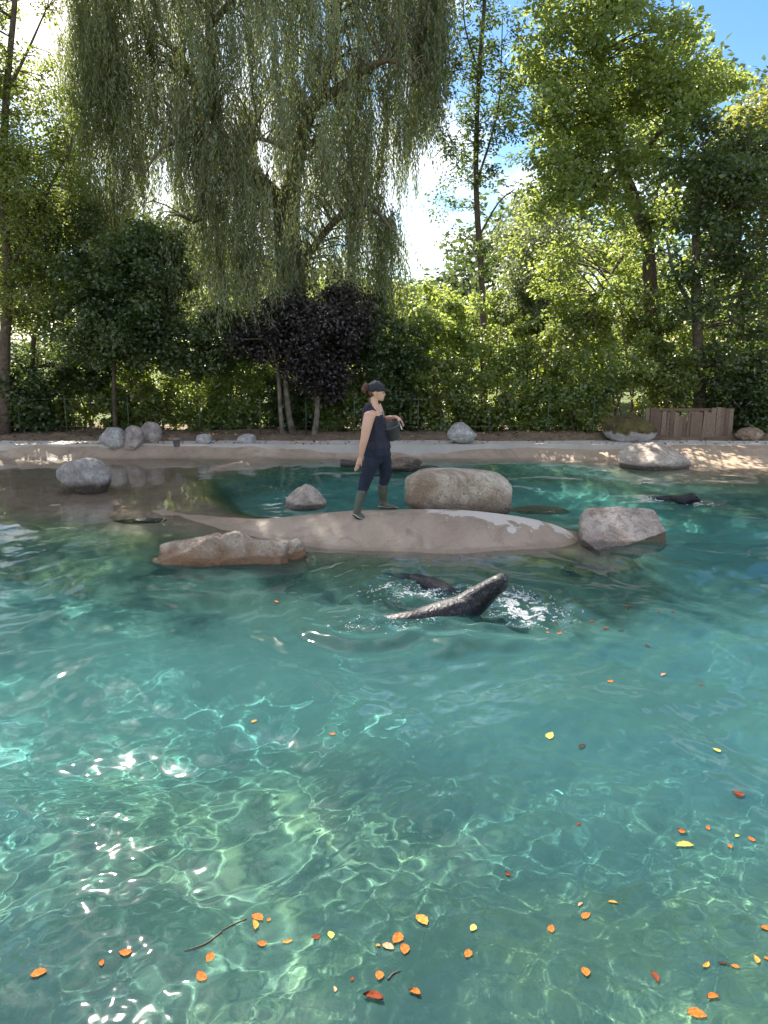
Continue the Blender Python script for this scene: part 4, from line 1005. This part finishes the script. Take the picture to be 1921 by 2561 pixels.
ex = [[(tuple(hd), (.088, .085, .080)), (tuple(hd + Vector((.04, .05, .035))), (.058, .058, .05)), (tuple(hd + Vector((.06, .075, .045))), (.034, .036, .028))],
      [(tuple(base + Vector((-.03, -.10, -.05))), (.06, .03, .05)), (tuple(base + Vector((-.02, -.24, -.12))), (.05, .05, .02)), (tuple(base + Vector((-.06, -.33, -.15))), (.035, .04, .012))],
      [(tuple(base + Vector((.08, .14, -.03))), (.05, .03, .05)), (tuple(base + Vector((.14, .25, -.12))), (.045, .05, .018))],
      [(tuple(tail), (.05, .045, .03)), (tuple(tail + Vector((-.12, .05, .02))), (.06, .035, .018)), (tuple(tail + Vector((-.20, .09, .035))), (.045, .05, .012))],
      [(tuple(tail), (.05, .045, .03)), (tuple(tail + Vector((-.12, -.04, -.02))), (.06, .035, .018)), (tuple(tail + Vector((-.2, -.10, -.02))), (.045, .05, .012))]]
seal('large spotted dark seal raising its head from the water in front of the island', pts, rd, ex, [tuple(hd + Vector((.05, -.045, .045))), tuple(hd + Vector((-.02, .07, .05)))])
# companion diving behind it
p_ = [W(868, 1254, -.12), W(900, 1252, -.015), W(935, 1264, -.02), W(965, 1282, -.05), W(995, 1300, -.18)]
seal('dark seal diving behind the large spotted seal, only its back breaking the surface', p_, [(.06, .05, .05), (.11, .08, .065), (.13, .10, .08), (.12, .10, .08), (.07, .07, .06)],
     [[(p_[0], (.05, .04, .03)), (tuple(Vector(p_[0]) + Vector((-.15, .06, -.02))), (.06, .05, .015))], [(p_[3], (.05, .05, .03)), (tuple(Vector(p_[3]) + Vector((0, -.2, -.08))), (.05, .06, .015))]])
# far swimming seal
hp = Vector(W(1494, 1076, .10)); p_ = [W(1405, 1078, -.03), W(1432, 1079, -.01), W(1460, 1080, .01), tuple(hp + Vector((-.13, .02, -.05))), tuple(hp)]
seal('small distant seal swimming right with its head up, right of the log-shaped boulder', p_, [(.05, .05, .035), (.09, .09, .06), (.11, .11, .08), (.095, .095, .085), (.085, .085, .08)],
     [[(tuple(hp), (.08, .075, .07)), (tuple(hp + Vector((.07, -.03, -.015))), (.05, .05, .042)), (tuple(hp + Vector((.10, -.04, -.02))), (.03, .035, .028))],
      [(tuple(Vector(p_[2]) + Vector((0, -.08, -.02))), (.05, .03, .04)), (tuple(Vector(p_[2]) + Vector((.02, -.2, -.06))), (.05, .05, .015))]],
     [tuple(hp + Vector((.055, -.06, .03))), tuple(hp + Vector((.06, .035, .035)))])
# dark submerged seal at left
p_ = [W(250, 1146, -.16), W(280, 1140, -.11), W(315, 1137, -.10), W(345, 1140, -.12), W(368, 1146, -.17)]
seal('submerged seal seen as a dark shape under water, up left of the brown slab rock', p_, [(.06, .05, .05), (.13, .1, .10), (.17, .15, .13), (.15, .13, .12), (.08, .08, .07)],
     [[(p_[0], (.05, .04, .03)), (tuple(Vector(p_[0]) + Vector((-.18, .05, -.02))), (.07, .06, .015))]])

# ------------------------------------------------------------------ foam and spray
m_foam, nt, p = new_mat('white foam'); p.inputs['Base Color'].default_value = (.82, .85, .86, 1); p.inputs['Roughness'].default_value = .3
p.inputs['Transmission Weight'].default_value = .25
def foam(label, blobs, n, seed, rmax=.011, up=.02):
    rg = np.random.default_rng(seed); V0, F0 = _ico(1); parts = []
    w = np.array([b_[4] for b_ in blobs], float); w /= w.sum()
    for (cx, cy, rx, ry, _), k in zip(blobs, rg.multinomial(n, w)):
        for i in range(k):
            # streaky: follow short random walks
            if i % 9 == 0: x = cx + rg.normal() * rx; y = cy + rg.normal() * ry; dx, dy = rg.normal() * .016, rg.normal() * .009
            x += dx + rg.normal() * .006; y += dy + rg.normal() * .006
            if float(vnoise(x, y, 31, 17.0)) + .5 * float(vnoise(x, y, 32, 40.0)) < .02: continue
            r = rmax * rg.uniform(.25, 1) ** 1.6
            z_ = float(wave_z(np.array([x]), np.array([y]))[0]) * .85 + (rg.exponential(up) if rg.uniform() < .12 else 0)
            parts.append((V0 * np.array([r * rg.uniform(1, 2.2), r, r * .7]) + np.array([x, y, z_]), F0))
    V, F = join_np(parts); o = link('foam', np_mesh('foam', V, F), m_foam); recenter(o)
    return tag(o, label, 'foam', kind='stuff')
a = Vector(W(1120, 1300, 0)); b2 = Vector(W(1150, 1325, 0)); d2 = Vector(W(820, 1352, 0)); e2 = Vector(W(900, 1275, 0))
foam('white foam trailing right of the large seal\'s head', [(a.x - .01, a.y - .02, .07, .15, 3), (b2.x, b2.y, .11, .08, 1.2)], 8000, 1, .0065, .009)
foam('thin white froth around the large seal\'s tail and the diving seal', [(d2.x, d2.y, .22, .06, 1.2), (e2.x, e2.y, .20, .14, 2)], 4200, 2, .0065, .008)
f2 = Vector(W(1500, 1090, 0)); g2 = Vector(W(1400, 1078, 0))
foam('little white wash around the distant swimming seal', [(f2.x, f2.y, .12, .06, 2), (g2.x, g2.y, .12, .06, 1)], 420, 3, .012)

# ------------------------------------------------------------------ floating leaves
def leaf_shape(kind):
    "a small curled leaf, unit length, a few dozen triangles"
    n = 9; t = np.linspace(0, 1, n)
    prof = {'oval': .31 * np.sin(np.pi * t ** .85) ** .85, 'long': .17 * np.sin(np.pi * t) ** .8, 'curl': .27 * np.sin(np.pi * t) ** .7}[kind]
    cz = {'oval': .30, 'long': .35, 'curl': .9}[kind]
    V = []
    for i in range(n):
        wv = prof[i] * (1 + .07 * (-1) ** i) + .004; ben = {'oval': .05, 'long': .10, 'curl': .16}[kind] * math.sin(t[i] * 3.1)
        for s_ in (-1, -.5, 0, .5, 1): V.append((t[i] - .5, s_ * wv * (1.15 if s_ > 0 else .85) + ben, .10 * cz * (s_ * s_) + cz * .35 * (t[i] - .5) ** 2 + (.008 if s_ == 0 else .012)))
    V = np.array(V); F = grid_faces(n, 5)
    lo = V.copy(); lo[:, 2] -= .012
    return np.vstack([V, lo]), np.vstack([F, F[:, ::-1] + len(V)])
SH = {k: leaf_shape(k) for k in ('oval', 'long', 'curl')}
def leafm(name, c0, c1):
    m, nt, p = new_mat(name)
    nt.links.new(mix(nt, ramp(nt, noise_n(nt, 9, 4, .7), [(.52, 0.0), (.62, .7)]), ramp(nt, noise_n(nt, 3, 3), [(.35, c0), (.65, c1)]), tuple(x * .35 for x in c0)), p.inputs['Base Color']); p.inputs['Roughness'].default_value = .85; p.inputs['Specular IOR Level'].default_value = .2
    return m
FLM = {'orange': leafm('orange dead leaf', (.30, .062, .009), (.45, .135, .02)), 'amber': leafm('amber dead leaf', (.34, .13, .02), (.48, .23, .05)), 'yellow': leafm('yellow dead leaf', (.36, .32, .05), (.50, .46, .11)),
       'rust': leafm('rust dead leaf', (.10, .016, .005), (.18, .035, .009)), 'pink': leafm('pale pinkish dead leaf', (.42, .17, .09), (.50, .27, .17)), 'dark': leafm('dark brown dead leaf', (.02, .012, .008), (.045, .025, .015))}
LMESH = {}
for k, (V, F) in SH.items():
    for mk, mm in FLM.items():
        me = np_mesh('floating_leaf', V, F); me.materials.append(mm); me.polygons.foreach_set('use_smooth', [True] * len(F)); LMESH[k, mk] = me
A_ = lambda x, y: (x / 1.728, 2000 + y / 1.728)
B_ = lambda x, y: (960 + x / 1.7263, 2000 + y / 1.7263)
C2 = lambda x, y: (960 + x / 1.7263, 1500 + y / 1.7263)
E_ = lambda x, y: (x / 1.728, 1500 + y / 1.728)
LEAVES = [ # map, x, y, length in crop px, kind, colour, angle, label
 (A_, 1112, 512, 52, 'oval', 'orange', 60, 'orange leaf touching a slim amber one beside the thin dark stick'),
 (A_, 1098, 547, 62, 'long', 'amber', 35, 'slim amber leaf tucked under an orange one beside the thin dark stick'),
 (A_, 1160, 520, 20, 'oval', 'orange', 0, 'tiny orange leaf just right of the touching orange and amber pair'),
 (A_, 1132, 622, 46, 'oval', 'orange', 20, 'round orange leaf below the touching orange and amber pair'),
 (A_, 1240, 605, 46, 'long', 'amber', 30, 'folded amber leaf between the round orange leaf and a red one'),
 (A_, 1364, 577, 38, 'oval', 'rust', 10, 'red-brown leaf next to a pale yellow leaf, lower middle of the pool'),
 (A_, 1427, 568, 38, 'oval', 'yellow', 70, 'pale yellow leaf next to a red-brown one, lower middle of the pool'),
 (A_, 1632, 612, 26, 'curl', 'amber', 80, 'small amber leaf left of the pink leaf in the lower centre'),
 (A_, 1636, 756, 46, 'oval', 'orange', 0, 'broad orange leaf below the lower-centre leaf group'),
 (A_, 1520, 772, 22, 'oval', 'rust', 0, 'tiny rust leaf left of the broad lower-centre orange leaf'),
 (A_, 1445, 826, 30, 'long', 'pink', 10, 'slim pinkish leaf low in the centre over bright caustics'),
 (A_, 1612, 872, 78, 'curl', 'rust', 100, 'long curled red-brown leaf standing out low in the centre'),
 (A_, 905, 706, 50, 'oval', 'orange', 80, 'orange leaf with a sun glint on it, at the end of the long stick'),
 (A_, 876, 790, 50, 'oval', 'orange', 0, 'round orange leaf just right of the lowest sun glitter'),
 (A_, 547, 703, 42, 'oval', 'orange', 20, 'orange leaf above the lowest sun glitter'),
 (A_, 447, 748, 28, 'oval', 'orange', 0, 'small sunken-looking orange leaf just above the lowest sun glitter'),
 (A_, 171, 775, 50, 'oval', 'orange', 0, 'orange leaf at far left beside the lowest sun glitter'),
 (B_, 163, 491, 62, 'oval', 'amber', 55, 'broad amber leaf upper right of the lower-centre leaf group'),
 (B_, 54, 573, 74, 'oval', 'orange', 5, 'largest bright orange leaf in the lower-centre leaf group'),
 (B_, 18, 616, 50, 'oval', 'pink', 80, 'pale pink leaf touching the largest bright orange leaf'),
 (B_, 86, 624, 54, 'oval', 'orange', 15, 'orange leaf below right of the largest bright orange leaf'),
 (B_, 383, 526, 36, 'oval', 'yellow', 20, 'pale yellow ragged leaf right of the broad amber leaf'),
 (B_, 360, 650, 46, 'oval', 'orange', -10, 'oval orange leaf alone right of the lower-centre leaf group'),
 (B_, 132, 838, 54, 'curl', 'orange', 90, 'upright curled orange leaf near the bottom edge, right of the curled red-brown one'),
 (B_, 728, 523, 42, 'oval', 'orange', 80, 'orange leaf left of a round one, lower right of centre'),
 (B_, 877, 476, 46, 'oval', 'orange', 70, 'round bright orange leaf, upper of the lower-right pair in line'),
 (B_, 852, 424, 30, 'long', 'pink', 10, 'small pinkish leaf just above the round bright orange leaf'),
 (B_, 990, 421, 34, 'long', 'amber', 60, 'small slim amber leaf right of the pinkish one'),
 (B_, 868, 741, 52, 'oval', 'orange', -5, 'round bright orange leaf, lower one, in the dark patch near the lower right'),
 (B_, 1166, 780, 62, 'long', 'rust', -45, 'pointed rust leaf between the round orange leaf and the bottom right corner'),
 (B_, 1385, 727, 46, 'long', 'amber', -25, 'cream slim leaf with a dark tip near the lower right'),
 (B_, 1465, 722, 36, 'long', 'dark', 50, 'dark leaf between a cream slim leaf and a small orange one'),
 (B_, 1515, 740, 26, 'oval', 'orange', 20, 'small orange leaf right of the dark leaf, lower right'),
 (B_, 1602, 710, 50, 'long', 'amber', -20, 'amber leaf near the right edge, lower right'),
 (B_, 1655, 707, 30, 'oval', 'orange', 60, 'orange leaf cut by the right edge, beside the amber leaf'),
 (B_, 1650, 546, 40, 'oval', 'orange', -50, 'orange leaf cut by the right edge above the others'),
 (B_, 1419, 887, 44, 'curl', 'orange', 30, 'orange leaf near the bottom right corner'),
 (B_, 1348, 957, 62, 'oval', 'orange', 0, 'orange leaf cut by the bottom edge, right of centre'),
 (B_, 539, 297, 30, 'curl', 'rust', 80, 'small upright rust leaf at mid depth, right of centre'),
 (B_, 842, 90, 34, 'long', 'rust', -20, 'slim brown leaf at the upper middle of the foreground'),
 (B_, 1286, 135, 32, 'curl', 'orange', 70, 'orange leaf touching the tip of a long cream leaf'),
 (B_, 1300, 186, 66, 'long', 'yellow', -60, 'long cream-yellow leaf, the biggest on the right side'),
 (B_, 1401, 127, 26, 'oval', 'orange', 0, 'small orange leaf right of the long cream-yellow leaf'),
 (B_, 1526, 157, 22, 'curl', 'yellow', -60, 'tiny cream leaf between three small orange ones on the right'),
 (B_, 1588, 168, 32, 'oval', 'orange', 5, 'rightmost of the small orange leaves on the right side'),
 (B_, 1497, 198, 28, 'oval', 'orange', 0, 'lowest of the small orange leaves on the right side'),
 (B_, 1525, 0, 30, 'oval', 'rust', 0, 'rust leaf above the small orange leaves on the right'),
 (C2, 1526, 852, 44, 'oval', 'rust', 0, 'broad rust leaf at the right, a third of the way up from the bottom'),
 (C2, 720, 606, 46, 'oval', 'yellow', 25, 'golden leaf in mid pool, below the large seal'),
 (C2, 1434, 661, 38, 'oval', 'yellow', 0, 'lemon-coloured ragged leaf in the mid right of the pool'),
 (C2, 856, 652, 32, 'oval', 'dark', -15, 'dark brown leaf right of the golden one in mid pool'),
 (C2, 975, 346, 38, 'oval', 'orange', -20, 'orange leaf alone among pale reflections, right of centre'),
 (C2, 1210, 300, 30, 'long', 'pink', -60, 'faint pinkish leaf among pale reflections at the right'),
 (C2, 1372, 338, 18, 'oval', 'rust', 0, 'tiny rust speck between the pale reflections near the right side'), (C2, 760, 138, 26, 'oval', 'orange', 30, 'orange speck just below right of the white foam'), (C2, 708, 130, 18, 'oval', 'orange', 0, 'tinier orange speck left of another one, just below the white foam'), (C2, 900, 82, 22, 'oval', 'rust', 0, 'faint rust speck straight right of the white foam'),
 (C2, 1058, 48, 38, 'long', 'rust', 15, 'slim rust leaf far right of the white foam, largest of the specks there'), (C2, 957, 118, 26, 'oval', 'rust', 0, 'rust speck up left of the slim dark leaf, right of the foam'), (C2, 1022, 128, 34, 'long', 'dark', -35, 'slim dark slanting leaf among the specks right of the foam'), (C2, 1140, 190, 28, 'oval', 'dark', 0, 'dark oval speck lowest of those right of the foam'),
 (C2, 1245, 68, 22, 'long', 'rust', 0, 'rightmost slim rust speck below the wedge boulder'), (C2, 1190, 66, 18, 'oval', 'rust', 0, 'tiny rust dot just left of the rightmost slim speck below the wedge boulder'), (C2, 808, 98, 18, 'oval', 'dark', 0, 'tiny dark dot nearest to the foam\'s right edge'),
 (E_, 1437, 590, 30, 'oval', 'orange', -10, 'bright orange leaf alone in mid pool, left of centre'),
 (E_, 1100, 532, 26, 'oval', 'amber', 10, 'small amber leaf left of the bright orange one in mid pool'),
 (E_, 1196, 4, 26, 'oval', 'orange', 0, 'small orange leaf on the water below the brown slab rock'),
 (E_, 1165, 63, 14, 'oval', 'rust', 0, 'minute rust dot below the small orange leaf by the brown slab rock'),
]
lr = np.random.default_rng(4)
for mp, x, y, ln, kd, ck, ang, lab in LEAVES:
    u, v = mp(x, y); q = S_ground(u, v, 0.0)
    dist = math.sqrt(q.x ** 2 + q.y ** 2 + CAM_H ** 2)
    size = ln / 1.727 / FPX * dist * lr.uniform(.82, 1.12)
    o = bpy.data.objects.new('floating_leaf', LMESH[kd, ck]); COL.objects.link(o)
    e = .05; z0 = float(wave_z([q.x], [q.y])[0]); zx = float(wave_z([q.x + e], [q.y])[0]); zy = float(wave_z([q.x], [q.y + e])[0])
    o.location = (q.x, q.y, z0 + .004); o.scale = (size,) * 3
    nrm = Vector((-(zx - z0) / e, -(zy - z0) / e, 1)).normalized()
    o.rotation_mode = 'QUATERNION'
    o.rotation_quaternion = nrm.to_track_quat('Z', 'X') @ Vector((0, 0, 1)).rotation_difference(Vector((0, 0, 1))) @ __import__('mathutils').Quaternion((0, 0, 1), R(ang))
    tag(o, lab or 'tiny rust or brown leaf speck floating right of or near the large seal', 'leaf', 'tiny leaf specks around the large seal' if lab is None else 'leaves floating on the pool')

# thin sticks
m_twig = plain('dark twig', (.04, .03, .02), .7)
def stick(lab, pts, r):
    P = [S_ground(u, v, 0) for u, v in pts]
    for q in P: q.z = float(wave_z([q.x], [q.y])[0]) + .003
    V, F = tube_np(P, [r] * (len(P) - 1) + [r * .4], 6); recenter(tag(link('stick', np_mesh('stick', V, F), m_twig), lab, 'stick'))
stick('thin dark stick floating at the lower left beside the orange and amber leaves', [A_(1065, 517), A_(1000, 548), A_(960, 575)], .0035)
stick('long faint stick running down left of the orange leaf with a sun glint', [A_(960, 580), A_(890, 650), A_(800, 690)], .004)
stick('short brown twig left of the curled leaves near the bottom centre', [B_(18, 772), B_(40, 745), B_(75, 728)], .004)

# leaf litter on the soil and the path
rg = np.random.default_rng(55)
n = 2600; x = rg.uniform(-11, 11, n); y = np.where(rg.uniform(0, 1, n) < .8, rg.uniform(15.9, 17.6, n), rg.uniform(15.25, 15.9, n)); th = rg.uniform(0, 6.28, n)
gz = np.where(y < 15.9, .272, 0.20 + 0.13 * smoothstep(15.75, 16.4, y) + 0.035 * vnoise(x, y, 12, 3.0) + 0.02 * vnoise(x, y, 13, 9) + .012)
l = rg.uniform(.02, .045, n); P = np.stack([x, y, gz], -1); A = np.stack([np.cos(th), np.sin(th), rg.normal(size=n) * .35], -1) * l[:, None]; B = np.stack([-np.sin(th), np.cos(th), rg.normal(size=n) * .35], -1) * (l * .6)[:, None]
V = np.stack([P - A, P + B, P + A, P - B], 1).reshape(-1, 3)
m_lit, nt, p = new_mat('dry litter'); g = nt.nodes.new('ShaderNodeNewGeometry')
nt.links.new(ramp(nt, g.outputs['Random Per Island'], [(0, (.10, .05, .02)), (.5, (.26, .16, .07)), (1, (.42, .30, .12))]), p.inputs['Base Color']); p.inputs['Roughness'].default_value = .9
tag(link('leaf_litter', np_mesh('leaf_litter', V, np.arange(4 * n).reshape(-1, 4)), m_lit, smooth=False), 'dry brown leaf litter scattered over the soil and path behind the pool', 'litter', kind='stuff')
